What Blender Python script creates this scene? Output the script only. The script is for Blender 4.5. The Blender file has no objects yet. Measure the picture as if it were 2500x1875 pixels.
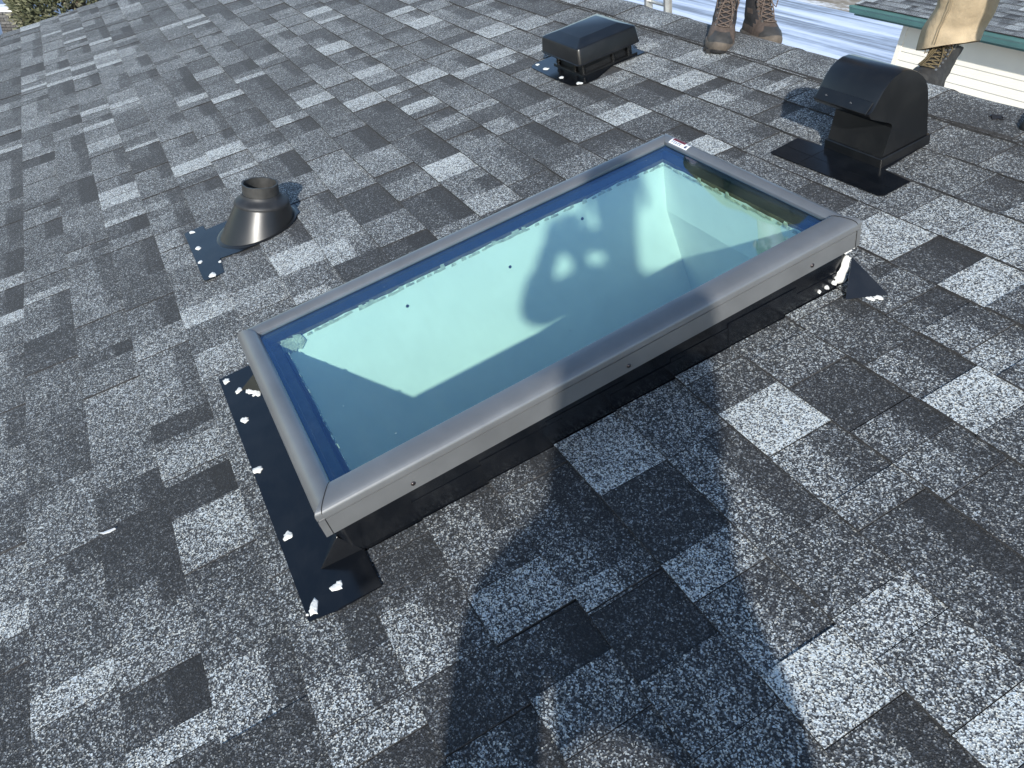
import bpy, bmesh, math, random
from mathutils import Vector, Matrix, noise as mnoise

# ------------------------------------------------------------------ frames
PITCH = 0.315273                       # roof slope
CP, SP = math.cos(PITCH), math.sin(PITCH)
RM = Matrix(((1, 0, 0), (0, CP, -SP), (0, SP, CP)))      # roof frame (u along courses, v up the slope, n out) -> world
def RW(u, v, n=0.0): return RM @ Vector((u, v, n))
def W2R(q): return RM.transposed() @ Vector(q)

scene = bpy.context.scene
COL = scene.collection

# ------------------------------------------------------------------ camera
right = RM @ Vector((0.46831, 0.85952, -0.20487))
down = RM @ Vector((0.52031, -0.45569, -0.72222))
fwd = right.cross(down).normalized()
right.normalize(); down = fwd.cross(right).normalized()
CAM = RW(1.6604, 0.0977, 1.1261)
cd = bpy.data.cameras.new('camera'); cam = bpy.data.objects.new('camera', cd); COL.objects.link(cam)
cd.sensor_fit = 'HORIZONTAL'; cd.sensor_width = 36.0; cd.lens = 36.0*1839.72/2500.0
cd.clip_start = 0.02; cd.clip_end = 2000.0
m3 = Matrix((right, -down, -fwd)).transposed()
cam.matrix_world = Matrix.Translation(CAM) @ m3.to_4x4()
scene.camera = cam

# ------------------------------------------------------------------ light
SUN = (RM @ Vector((0.76, -0.385, 0.523))).normalized()   # towards the sun
EL = math.asin(SUN.z); AZ = math.atan2(SUN.x, SUN.y)      # azimuth measured from +Y towards +X
w = bpy.data.worlds.new("World"); scene.world = w; w.use_nodes = True
nt = w.node_tree; nt.nodes.clear()
sky = nt.nodes.new('ShaderNodeTexSky'); sky.sky_type = 'NISHITA'; sky.sun_disc = False
sky.sun_elevation = EL; sky.sun_rotation = AZ; sky.air_density = 1.0; sky.dust_density = 0.4; sky.ozone_density = 2.5
bg = nt.nodes.new('ShaderNodeBackground'); bg.inputs['Strength'].default_value = 0.15
out = nt.nodes.new('ShaderNodeOutputWorld')
tn = nt.nodes.new('ShaderNodeMix'); tn.data_type = 'RGBA'; tn.blend_type = 'MULTIPLY'; tn.inputs[0].default_value = 1.0; tn.inputs[7].default_value = (1.0, .97, .92, 1)
nt.links.new(sky.outputs[0], tn.inputs[6]); nt.links.new(tn.outputs[2], bg.inputs[0]); nt.links.new(bg.outputs[0], out.inputs[0])
sl = bpy.data.lights.new('sun', 'SUN'); sl.energy = 3.4; sl.angle = math.radians(1.0); sl.color = (1.0, 0.965, 0.90)
so = bpy.data.objects.new('sun', sl); COL.objects.link(so); so.location = (6, -6, 8)
so.rotation_euler = (-SUN).to_track_quat('-Z', 'Y').to_euler()
scene.view_settings.view_transform = 'Standard'; scene.view_settings.look = 'None'
scene.view_settings.exposure = 0.78; scene.view_settings.gamma = 1.0

# ------------------------------------------------------------------ materials
def newmat(name):
    m = bpy.data.materials.new(name); m.use_nodes = True
    t = m.node_tree; b = t.nodes['Principled BSDF']
    return m, t, b
def N(t, typ, **kw):
    n = t.nodes.new(typ)
    for k, v in kw.items(): setattr(n, k, v)
    return n
def L(t, a, b): t.links.new(a, b)
def coords(t, kind='Object', scale=None):
    tc = N(t, 'ShaderNodeTexCoord')
    if scale is None: return tc.outputs[kind]
    mp = N(t, 'ShaderNodeMapping'); mp.inputs['Scale'].default_value = scale
    L(t, tc.outputs[kind], mp.inputs[0]); return mp.outputs[0]
def noise(t, vec, scale, detail=3.0, rough=0.55):
    n = N(t, 'ShaderNodeTexNoise'); n.inputs['Scale'].default_value = scale
    n.inputs['Detail'].default_value = detail; n.inputs['Roughness'].default_value = rough
    L(t, vec, n.inputs['Vector']); return n
def ramp(t, fac, els, interp='LINEAR'):
    r = N(t, 'ShaderNodeValToRGB'); cr = r.color_ramp; cr.interpolation = interp
    while len(cr.elements) < len(els): cr.elements.new(0.5)
    for e, (p, c) in zip(cr.elements, els):
        e.position = p; e.color = (c[0], c[1], c[2], 1) if not isinstance(c, (int, float)) else (c, c, c, 1)
    L(t, fac, r.inputs[0]); return r
def math_(t, op, a, b=None, clamp=False):
    n = N(t, 'ShaderNodeMath', operation=op, use_clamp=clamp)
    for i, x in enumerate((a, b)):
        if x is None: continue
        if isinstance(x, (int, float)): n.inputs[i].default_value = x
        else: L(t, x, n.inputs[i])
    return n.outputs[0]
def mix(t, fac, a, b, mode='MIX'):
    n = N(t, 'ShaderNodeMix', data_type='RGBA', blend_type=mode)
    if isinstance(fac, (int, float)): n.inputs[0].default_value = fac
    else: L(t, fac, n.inputs[0])
    for i, x in ((6, a), (7, b)):
        if isinstance(x, tuple): n.inputs[i].default_value = (x[0], x[1], x[2], 1)
        else: L(t, x, n.inputs[i])
    return n.outputs[2]
def bump(t, b, height, strength, dist):
    n = N(t, 'ShaderNodeBump'); n.inputs['Strength'].default_value = strength; n.inputs['Distance'].default_value = dist
    L(t, height, n.inputs['Height']); L(t, n.outputs[0], b.inputs['Normal'])

def simple(name, col, rough=0.6, metal=0.0, spec=0.5, var=0.0, vscale=20.0, bumps=0.0, bscale=200.0, bdist=0.001, rvar=0.0):
    m, t, b = newmat(name)
    b.inputs['Roughness'].default_value = rough; b.inputs['Metallic'].default_value = metal
    b.inputs['Specular IOR Level'].default_value = spec
    v = coords(t)
    if var:
        n = noise(t, v, vscale, 4)
        L(t, ramp(t, n.outputs[0], [(0.3, tuple(c*(1-var) for c in col)), (0.7, tuple(min(1, c*(1+var)) for c in col))]).outputs[0], b.inputs['Base Color'])
    else: b.inputs['Base Color'].default_value = (*col, 1)
    if rvar:
        n = noise(t, v, vscale*2, 4)
        L(t, math_(t, 'MULTIPLY_ADD', n.outputs[0], rvar*2) if False else math_(t, 'ADD', math_(t, 'MULTIPLY', n.outputs[0], rvar*2), rough-rvar), b.inputs['Roughness'])
    if bumps: bump(t, b, noise(t, v, bscale, 3).outputs[0], bumps, bdist)
    return m

def shingle_mat(name, gscale=430.0, bluish=1.0):
    """ceramic granules: every voronoi cell is one granule; the blend of pale and dark granules follows the tab's own tone"""
    m, t, b = newmat(name)
    b.inputs['Roughness'].default_value = 0.8; b.inputs['Specular IOR Level'].default_value = 0.4; b.inputs['Sheen Weight'].default_value = .05; b.inputs['Sheen Roughness'].default_value = .5
    v = coords(t)
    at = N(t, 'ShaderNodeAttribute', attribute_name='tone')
    vo = N(t, 'ShaderNodeTexVoronoi'); vo.inputs['Scale'].default_value = gscale; L(t, v, vo.inputs['Vector'])
    sep = N(t, 'ShaderNodeSeparateColor'); L(t, vo.outputs['Color'], sep.inputs[0])
    vo2 = N(t, 'ShaderNodeTexVoronoi'); vo2.inputs['Scale'].default_value = gscale*0.46; L(t, v, vo2.inputs['Vector'])
    sep2 = N(t, 'ShaderNodeSeparateColor'); L(t, vo2.outputs['Color'], sep2.inputs[0])
    rnd = math_(t, 'ADD', math_(t, 'MULTIPLY', sep.outputs[0], 0.74), math_(t, 'MULTIPLY', sep2.outputs[0], 0.26))
    patch = noise(t, v, 9.0, 3).outputs[0]; fine = noise(t, v, 55.0, 2).outputs[0]
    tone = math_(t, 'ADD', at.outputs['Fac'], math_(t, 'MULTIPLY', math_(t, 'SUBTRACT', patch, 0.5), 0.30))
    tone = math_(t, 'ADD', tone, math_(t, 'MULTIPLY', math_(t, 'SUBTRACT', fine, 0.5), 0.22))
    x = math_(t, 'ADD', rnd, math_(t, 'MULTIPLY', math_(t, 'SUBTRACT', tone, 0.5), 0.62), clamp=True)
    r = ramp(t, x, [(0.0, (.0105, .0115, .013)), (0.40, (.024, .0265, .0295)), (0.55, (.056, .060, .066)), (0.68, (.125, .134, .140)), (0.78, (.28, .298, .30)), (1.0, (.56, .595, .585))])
    hue = ramp(t, sep.outputs[2], [(0.0, (.92, .98, 1.08)), (0.6, (1, 1, 1)), (1.0, (1.08, 1.0, .90))])
    L(t, mix(t, 1.0, r.outputs[0], hue.outputs[0], 'MULTIPLY'), b.inputs['Base Color'])
    bump(t, b, vo.outputs['Distance'], 0.55, 0.0016)
    return m

M = {}
M['shingle'] = shingle_mat('asphalt_shingle')
M['cap'] = shingle_mat('ridge_cap_shingle')
M['shingle_edge'] = simple('shingle_cut_edge', (.030, .030, .032), .95, var=.6, vscale=60)
M['deck'] = simple('roof_sheathing', (.25, .18, .11), .9, var=.3)
M['felt'] = simple('underlayment', (.02, .02, .022), .95)
def scratched(name, col, rough, spec=.5, amt=.5, tint=(.16, .16, .16)):
    m, t, b = newmat(name); b.inputs['Specular IOR Level'].default_value = spec
    v = coords(t)
    s = coords(t, 'Object', (12, 90, 40)); s2 = coords(t, 'Object', (70, 14, 60))
    a = noise(t, s, 3.0, 5, .7).outputs[0]; c = noise(t, s2, 2.0, 5, .7).outputs[0]; d = noise(t, v, 7.0, 4).outputs[0]
    sc = math_(t, 'MULTIPLY', ramp(t, math_(t, 'MAXIMUM', a, c), [(0.66, 0.0), (0.74, 1.0)]).outputs[0], ramp(t, d, [(0.5, 0.0), (0.68, 1.0)]).outputs[0])
    dust = ramp(t, noise(t, v, 15.0, 6, .65).outputs[0], [(0.45, 0.0), (0.8, 1.0)]).outputs[0]
    f = math_(t, 'ADD', math_(t, 'MULTIPLY', sc, amt*.6), math_(t, 'MULTIPLY', dust, amt*.12), clamp=True)
    L(t, mix(t, f, col, tint), b.inputs['Base Color'])
    L(t, math_(t, 'ADD', math_(t, 'MULTIPLY', d, .18), rough-.09), b.inputs['Roughness'])
    bump(t, b, noise(t, v, 6.0, 2).outputs[0], 0.12, 0.01)
    return m
M['flash'] = scratched('black_painted_steel', (.0035, .0045, .0065), .20, .55, .35)
M['plastic'] = scratched('black_moulded_plastic', (.005, .0055, .0065), .33, .5, .9, (.07, .07, .068))
M['rubber_boot'] = scratched('black_aluminium_boot', (.009, .009, .009), .36, .6, .35, (.10, .10, .10))
M['pipe'] = simple('abs_pipe', (.030, .030, .029), .55, var=.25, vscale=60, bumps=.2)
M['frame'] = simple('grey_aluminium_cladding', (.200, .207, .213), .36, .5, .5, var=.10, vscale=9, rvar=.06)
M['seam'] = simple('dark_gap', (.008, .008, .009), .9)
M['screw'] = simple('screw_steel', (.10, .085, .085), .3, .9)
M['gasket'] = simple('dark_gasket', (.006, .007, .009), .6)
M['sealant'] = simple('white_sealant', (.70, .70, .67), .55, var=.06, vscale=120, bumps=.6, bscale=180, bdist=.003)
M['drywall'] = simple('painted_drywall', (.88, .88, .85), .85, var=.05, vscale=7, bumps=.25, bscale=45, bdist=.002)
M['plaster'] = simple('torn_plaster_edge', (.50, .48, .41), .95, var=.35, vscale=55, bumps=1, bscale=90, bdist=.006)
M['lumber'] = simple('curb_lumber', (.10, .075, .045), .8, var=.5, vscale=25)
M['sticker_white'] = simple('sticker_white', (.75, .77, .8), .4)
M['sticker_red'] = simple('sticker_red', (.16, .02, .03), .4)
M['sticker_ink'] = simple('sticker_ink', (.03, .04, .09), .5)
def glass_mat():
    m = bpy.data.materials.new('low_e_glass'); m.use_nodes = True; t = m.node_tree; t.nodes.clear()
    o = N(t, 'ShaderNodeOutputMaterial'); tr = N(t, 'ShaderNodeBsdfTransparent'); tr.inputs[0].default_value = (.865, .99, .945, 1)
    gl = N(t, 'ShaderNodeBsdfGlossy'); gl.inputs['Roughness'].default_value = 0.0; gl.inputs['Color'].default_value = (.38, .58, 1, 1)
    lw = N(t, 'ShaderNodeLayerWeight'); lw.inputs[0].default_value = .5
    f = math_(t, 'ADD', math_(t, 'MULTIPLY', math_(t, 'POWER', lw.outputs['Facing'], 4.0), .85), .125, clamp=True)
    mx = N(t, 'ShaderNodeMixShader'); L(t, f, mx.inputs[0]); L(t, tr.outputs[0], mx.inputs[1]); L(t, gl.outputs[0], mx.inputs[2])
    v = coords(t); sp = N(t, 'ShaderNodeTexVoronoi'); sp.inputs['Scale'].default_value = 34.0; L(t, v, sp.inputs['Vector'])
    sc = N(t, 'ShaderNodeSeparateColor'); L(t, sp.outputs['Color'], sc.inputs[0])
    spot = math_(t, 'LESS_THAN', sp.outputs['Distance'], math_(t, 'MULTIPLY', math_(t, 'SUBTRACT', sc.outputs[0], .72), .16))
    film = math_(t, 'MULTIPLY', ramp(t, noise(t, coords(t, 'Object', (3, 14, 3)), 3.0, 5, .65).outputs[0], [(.45, 0.0), (.8, 1.0)]).outputs[0], .012)
    df = N(t, 'ShaderNodeBsdfDiffuse'); df.inputs[0].default_value = (.55, .57, .58, 1); mx2 = N(t, 'ShaderNodeMixShader')
    L(t, math_(t, 'ADD', math_(t, 'MULTIPLY', spot, .45), film, clamp=True), mx2.inputs[0]); L(t, mx.outputs[0], mx2.inputs[1]); L(t, df.outputs[0], mx2.inputs[2])
    L(t, mx2.outputs[0], o.inputs[0]); return m
M['glass'] = glass_mat()
M['leather'] = simple('brown_suede', (.082, .060, .049), .85, var=.45, vscale=28, bumps=.5, bscale=140, bdist=.002)
M['mesh'] = simple('dark_boot_mesh', (.022, .021, .023), .9, var=.4, vscale=90, bumps=.6, bscale=400)
M['toe_rubber'] = simple('grey_toe_rubber', (.040, .038, .036), .6, var=.3, vscale=50, bumps=.3)
M['sole'] = simple('brown_grey_sole', (.10, .082, .066), .8, var=.3, vscale=40, bumps=.5, bscale=90, bdist=.002)
M['lug'] = simple('black_outsole', (.012, .012, .013), .8)
M['lace_brown'] = simple('brown_lace', (.10, .075, .062), .9, var=.7, vscale=260)
M['eyelet'] = simple('eyelet', (.25, .24, .23), .3, .8)
M['boot_dark'] = simple('worn_black_leather', (.026, .025, .024), .75, var=.5, vscale=40, bumps=.7, bscale=70, bdist=.003)
M['boot_dark_sole'] = simple('black_sole', (.013, .013, .014), .7)
M['lace_olive'] = simple('olive_lace', (.11, .085, .045), .9, var=.5, vscale=260)
M['lining'] = simple('grey_boot_lining', (.17, .165, .15), .9)
def cloth(name, col):
    m, t, b = newmat(name); b.inputs['Roughness'].default_value = .92; b.inputs['Specular IOR Level'].default_value = .15
    v = coords(t); n = noise(t, v, 14, 5, .6).outputs[0]; g = noise(t, coords(t, 'Object', (1, 1, 3)), 340, 2).outputs[0]
    c = ramp(t, math_(t, 'ADD', math_(t, 'MULTIPLY', n, .7), math_(t, 'MULTIPLY', g, .3)), [(.3, tuple(x*.7 for x in col)), (.55, col), (.75, tuple(x*1.2 for x in col))])
    L(t, c.outputs[0], b.inputs['Base Color'])
    bump(t, b, math_(t, 'ADD', noise(t, v, 22, 4).outputs[0], math_(t, 'MULTIPLY', g, .12)), .5, .012)
    return m
M['khaki'] = cloth('khaki_canvas', (.44, .35, .235))
M['khaki_seam'] = cloth('khaki_seam', (.34, .265, .17))
M['denim'] = cloth('dark_work_trousers', (.05, .055, .07))
M['jacket'] = cloth('dark_jacket', (.035, .04, .05))
M['jacket_brown'] = cloth('brown_work_jacket', (.13, .095, .05))
M['jacket2'] = cloth('olive_jacket', (.10, .10, .07))
M['skin'] = simple('skin', (.48, .30, .22), .55, var=.08)
M['hair'] = simple('knit_cap', (.03, .03, .035), .95, bumps=.5, bscale=150)
M['eye'] = simple('eye', (.03, .025, .02), .2)
M['phone'] = simple('phone_body', (.02, .02, .022), .25)
M['alu'] = simple('ladder_aluminium', (.55, .55, .53), .38, .75, var=.12, vscale=15)
M['siding'] = simple('cream_vinyl_siding', (.72, .68, .60), .6, var=.03, vscale=3)
M['teal'] = simple('teal_gutter_paint', (.07, .155, .15), .4, var=.15, vscale=4)
M['soffit'] = simple('cream_soffit', (.55, .52, .47), .7)
M['wall2'] = simple('house_siding', (.55, .55, .53), .7, var=.05)
M['trimw'] = simple('white_trim', (.72, .72, .70), .6)
M['bark'] = simple('bark', (.09, .07, .05), .95, var=.4, bumps=1, bscale=30, bdist=.02)
M['cap_white'] = simple('white_coping', (.82, .82, .80), .7)
M['tar'] = simple('tar_smear', (.010, .010, .012), .5, var=.4, vscale=80)
M['chip'] = simple('pale_sliver', (.50, .52, .55), .6)
def stone_mat():
    m, t, b = newmat('ledge_stone'); b.inputs['Roughness'].default_value = .9
    br = N(t, 'ShaderNodeTexBrick'); br.inputs['Scale'].default_value = 1.0
    br.inputs['Color1'].default_value = (.085, .08, .075, 1); br.inputs['Color2'].default_value = (.17, .165, .155, 1); br.inputs['Mortar'].default_value = (.02, .02, .02, 1)
    br.inputs['Brick Width'].default_value = .17; br.inputs['Row Height'].default_value = .06; br.inputs['Mortar Size'].default_value = .006
    tc = coords(t); sw = N(t, 'ShaderNodeSeparateXYZ'); L(t, tc, sw.inputs[0]); cb = N(t, 'ShaderNodeCombineXYZ')
    L(t, math_(t, 'ADD', sw.outputs[0], sw.outputs[1]), cb.inputs[0]); L(t, sw.outputs[2], cb.inputs[1]); L(t, cb.outputs[0], br.inputs['Vector'])
    L(t, br.outputs[0], b.inputs['Base Color']); bump(t, b, noise(t, tc, 25).outputs[0], 1, .03); return m
M['stone'] = stone_mat()
def leaf_mat():
    m, t, b = newmat('evergreen_foliage'); b.inputs['Roughness'].default_value = .7
    at = N(t, 'ShaderNodeAttribute', attribute_name='tone')
    L(t, ramp(t, at.outputs['Fac'], [(0, (.035, .042, .018)), (.5, (.11, .115, .06)), (1, (.23, .21, .15))]).outputs[0], b.inputs['Base Color']); return m
M['leaf'] = leaf_mat()
def ice_mat():
    m, t, b = newmat('icy_road'); b.inputs['Roughness'].default_value = .55; b.inputs['Specular IOR Level'].default_value = .3
    s = coords(t, 'Object', (.045, .42, 1)); s2 = coords(t, 'Object', (.12, 1.6, 1)); v = coords(t)
    a = noise(t, s, 1.0, 5, .6).outputs[0]; c = noise(t, s2, 1.0, 4, .6).outputs[0]; d = noise(t, v, 2.2, 4).outputs[0]
    x = math_(t, 'ADD', math_(t, 'ADD', math_(t, 'MULTIPLY', a, .62), math_(t, 'MULTIPLY', c, .30)), math_(t, 'MULTIPLY', d, .08))
    L(t, ramp(t, x, [(.36, (.12, .115, .115)), (.44, (.22, .24, .29)), (.50, (.46, .52, .64)), (.57, (.72, .76, .84)), (.66, (.86, .88, .9))]).outputs[0], b.inputs['Base Color'])
    return m
M['ice'] = ice_mat()
def field_mat():
    m, t, b = newmat('thawing_field'); b.inputs['Roughness'].default_value = .95
    s = coords(t, 'Object', (.12, .4, 1)); v = coords(t)
    a = noise(t, s, 1.0, 6, .62).outputs[0]; c = noise(t, v, 3.0, 4, .7).outputs[0]
    x = math_(t, 'ADD', math_(t, 'MULTIPLY', a, .75), math_(t, 'MULTIPLY', c, .25))
    L(t, ramp(t, x, [(.36, (.12, .09, .065)), (.47, (.24, .19, .13)), (.53, (.36, .31, .25)), (.57, (.72, .72, .72)), (.7, (.8, .82, .85))]).outputs[0], b.inputs['Base Color'])
    return m
M['field'] = field_mat()
M['snow_shade'] = simple('shade_tinted_snow', (.15, .19, .27), .6, var=.5, vscale=.35)  # bluish tone of shaded snow, put into the base colour

# ------------------------------------------------------------------ mesh builder
class MB:
    def __init__(s): s.v = []; s.f = []; s.m = []; s.tone = None
    def add(s, vs, fs, mi=0):
        o = len(s.v); s.v += [Vector(q) for q in vs]; s.f += [tuple(o+i for i in f) for f in fs]; s.m += [mi]*len(fs); return o
    def hexa(s, p, mi=0):
        s.add(p, [(3, 2, 1, 0), (4, 5, 6, 7), (0, 1, 5, 4), (1, 2, 6, 5), (2, 3, 7, 6), (3, 0, 4, 7)], mi)
    def box(s, x0, x1, y0, y1, z0, z1, mi=0):
        s.hexa([(x0, y0, z0), (x1, y0, z0), (x1, y1, z0), (x0, y1, z0), (x0, y0, z1), (x1, y0, z1), (x1, y1, z1), (x0, y1, z1)], mi)
    def loft(s, rings, cap0=True, cap1=True, closed=True, mi=0):
        n = len(rings[0]); vs = [q for r in rings for q in r]; fs = []
        for i in range(len(rings)-1):
            for j in range(n if closed else n-1):
                k = (j+1) % n; fs.append((i*n+j, i*n+k, (i+1)*n+k, (i+1)*n+j))
        if cap0: fs.append(tuple(range(n-1, -1, -1)))
        if cap1: fs.append(tuple((len(rings)-1)*n+j for j in range(n)))
        return s.add(vs, fs, mi)
    def tube(s, pts, r, n=10, mi=0, cap=True):
        pts = [Vector(q) for q in pts]; rings = []; prev = None
        for i, q in enumerate(pts):
            d = (pts[min(i+1, len(pts)-1)]-pts[max(i-1, 0)]).normalized()
            if prev is None: a = d.orthogonal().normalized()
            else: a = (prev - d*prev.dot(d)).normalized()
            prev = a; b = d.cross(a); rr = r[i] if isinstance(r, (list, tuple)) else r
            rings.append([q+(a*math.cos(t)+b*math.sin(t))*rr for t in (2*math.pi*j/n for j in range(n))])
        s.loft(rings, cap, cap, True, mi)
    def prism(s, out, f0, f1, mi=0):
        """outline points -> two 3d copies by f0, f1"""
        n = len(out); vs = [f0(*q) for q in out]+[f1(*q) for q in out]
        fs = [tuple(range(n-1, -1, -1)), tuple(range(n, 2*n))]+[(j, (j+1) % n, n+(j+1) % n, n+j) for j in range(n)]
        s.add(vs, fs, mi)
    def build(s, name, mats, parent=None, off=(0, 0, 0), smooth=None, bevel=0.0, segs=2, fix=True):
        off = Vector(off); me = bpy.data.meshes.new(name)
        me.from_pydata([q-off for q in s.v], [], s.f)
        if not isinstance(mats, (list, tuple)): mats = [mats]
        for m in mats: me.materials.append(m)
        me.polygons.foreach_set('material_index', s.m)
        if s.tone is not None:
            a = me.attributes.new('tone', 'FLOAT', 'POINT'); a.data.foreach_set('value', s.tone)
        if fix:
            bm = bmesh.new(); bm.from_mesh(me); bmesh.ops.recalc_face_normals(bm, faces=bm.faces); bm.to_mesh(me); bm.free()
        me.update()
        if smooth is not None:
            me.polygons.foreach_set('use_smooth', [True]*len(me.polygons)); me.set_sharp_from_angle(angle=math.radians(smooth))
        o = bpy.data.objects.new(name, me); COL.objects.link(o)
        if parent is not None: o.parent = parent
        if bevel:
            md = o.modifiers.new('bevel', 'BEVEL'); md.width = bevel; md.segments = segs; md.limit_method = 'ANGLE'; md.angle_limit = math.radians(40)
        return o

def tag(o, label, cat, group=None):
    o['label'] = label; o['category'] = cat
    if group: o['group'] = group
    return o
def thing(name, label, cat, loc, roof=False, group=None):
    """an Empty at the thing's base; roof things take roof coordinates and lie along the slope"""
    o = bpy.data.objects.new(name, None); COL.objects.link(o); o.empty_display_size = .1
    o.matrix_world = Matrix.Translation(RW(*loc) if roof else Vector(loc)) @ (RM.to_4x4() if roof else Matrix.Identity(4))
    return tag(o, label, cat, group)
def structure(o): o['kind'] = 'structure'; return o
rng = random.Random(7)

# ------------------------------------------------------------------ setting: ground
GZ = -3.4
mb = MB(); mb.add([(-300, -300, GZ), (300, -300, GZ), (300, 300, GZ), (-300, 300, GZ)], [(0, 1, 2, 3)])
structure(mb.build('ground', M['field']))
mb = MB(); mb.add([(-90, 8.5, GZ+.004), (40, 8.5, GZ+.004), (40, 33.0, GZ+.004), (-90, 38.0, GZ+.004)], [(0, 1, 2, 3)])
structure(mb.build('road', M['ice']))
mb = MB(); mb.add([(-60, -9, GZ+.004), (-9, -9, GZ+.004), (-9, 4, GZ+.004), (-60, 4, GZ+.004)], [(0, 1, 2, 3)])  # sheet of snow whose shade is painted on, no caster
structure(mb.build('snow_painted_shade', M['snow_shade']))

# ------------------------------------------------------------------ the house we stand on
V0, EXP = 0.0169, 0.15055
VR = 2.128                              # ridge
UL, UR = -5.95, 4.4
house = tag(bpy.data.objects.new('house', None), 'house under the grey shingle roof that fills the picture', 'house'); COL.objects.link(house)
house.location = (0, 0, GZ); HI = Matrix.Translation((0, 0, -GZ))
def hpart(mb, name, mats, frame=None, **kw):
    o = mb.build(name, mats, house, **kw); o.matrix_local = HI @ (frame or Matrix.Identity(4)); return o

TABS = [(-5,-2.817,-2.745,0.90),(-5,-1.257,-1.164,0.75),(-5,-0.974,-0.898,0.85),(-5,-0.736,-0.676,0.80),(-5,0.342,0.422,0.85),(-4,-5.945,-5.751,0.90),(-4,-4.100,-3.994,0.80),(-4,-3.886,-3.819,0.90),(-4,-1.029,-0.974,0.75),(-4,0.595,0.665,0.80),(-3,-5.343,-5.259,0.85),(-3,-4.070,-4.001,0.90),(-3,-3.804,-3.727,0.90),(-3,0.256,0.460,0.15),(-3,0.805,0.864,0.80),(-2,-5.153,-5.081,0.90),(-2,-4.833,-4.733,0.90),(-2,-3.993,-3.896,0.85),(-2,-3.759,-3.662,0.85),(-2,-2.944,-2.849,0.90),(-2,-2.652,-2.571,0.85),(-2,-2.378,-2.233,0.80),(-2,-1.691,-1.606,0.90),(-2,-1.670,-1.510,0.90),(-2,-1.379,-1.326,0.85),(-2,-0.022,0.058,0.15),(-2,0.090,0.204,0.68),(-2,0.226,0.332,0.08),(-2,0.337,0.500,0.72),(-1,-6.006,-5.834,0.90),(-1,-4.509,-4.407,0.90),(-1,-4.093,-3.986,0.90),(-1,-3.807,-3.725,0.95),(-1,-2.873,-2.791,0.90),(-1,-2.101,-2.061,0.85),(-1,-1.083,-0.933,0.65),(-1,-0.500,-0.387,0.90),(-1,-0.240,-0.103,0.75),(-1,0.975,1.042,0.70),(0,-1.667,-1.535,0.95),(0,-1.653,-1.528,0.85),(0,0.707,0.791,0.20),(0,0.821,0.979,0.68),(1,-5.347,-5.248,0.85),(1,-2.499,-2.414,0.90),(1,-1.677,-1.551,0.95),(1,-1.390,-1.344,0.85),(1,-1.385,-1.327,0.90),(1,-0.583,-0.433,0.98),(1,-0.297,-0.249,0.85),(1,0.883,0.994,0.75),(1,0.991,1.101,0.30),(2,-4.227,-4.108,0.85),(2,-2.344,-2.250,0.90),(2,-1.463,-1.350,0.65),(2,-0.494,-0.361,0.85),(2,0.977,1.030,0.75),(2,1.036,1.173,0.20),(3,-4.195,-4.102,0.90),(3,-3.994,-3.912,0.90),(3,-2.496,-2.428,0.85),(3,-1.733,-1.629,0.85),(3,0.670,0.843,0.80),(3,1.027,1.115,0.85),(3,1.264,1.389,0.95),(4,-1.850,-1.723,0.90),(4,1.256,1.336,0.78),(4,1.462,1.532,0.98),(5,-1.610,-1.456,0.90),(5,-0.731,-0.580,1.00),(5,-0.397,-0.267,0.78),(5,0.666,0.711,0.70),(5,0.815,0.958,1.00),(6,-2.497,-2.313,0.90),(6,-1.925,-1.806,0.90),(6,-1.579,-1.475,0.85),(6,-1.309,-1.205,0.90),(6,0.848,1.001,0.20),(6,1.003,1.096,0.50),(7,-3.274,-3.135,0.90),(7,-2.982,-2.906,0.90),(7,-1.616,-1.461,0.90),(7,-1.056,-0.985,0.70),(7,-0.861,-0.719,0.65),(7,1.024,1.140,0.95),(8,-1.437,-1.343,0.85),(9,-2.650,-2.534,0.90),(9,-2.350,-2.179,0.95),(9,-1.502,-1.398,0.90),(9,-0.554,-0.425,0.95),(9,-0.144,-0.018,0.95),(9,0.525,0.687,0.90),(9,0.809,0.923,0.95),(10,-1.844,-1.672,0.90),(10,-1.378,-1.296,0.80),(10,-0.819,-0.728,0.65),(10,0.708,0.840,0.85),(11,-2.010,-1.830,0.70),(11,-1.746,-1.578,0.75),(11,-1.681,-1.577,0.80),(11,-0.869,-0.707,0.75),(11,-0.583,-0.453,0.90),(11,-0.381,-0.264,0.80),(12,-0.938,-0.878,0.80),(12,-0.719,-0.564,0.75),(12,-0.250,-0.195,0.85)]

def wav(u, k): return .0016*math.sin(u*2.1+k*1.7)+.0011*math.sin(u*5.3+k*.9)+.0006*math.sin(u*13+k)

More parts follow.
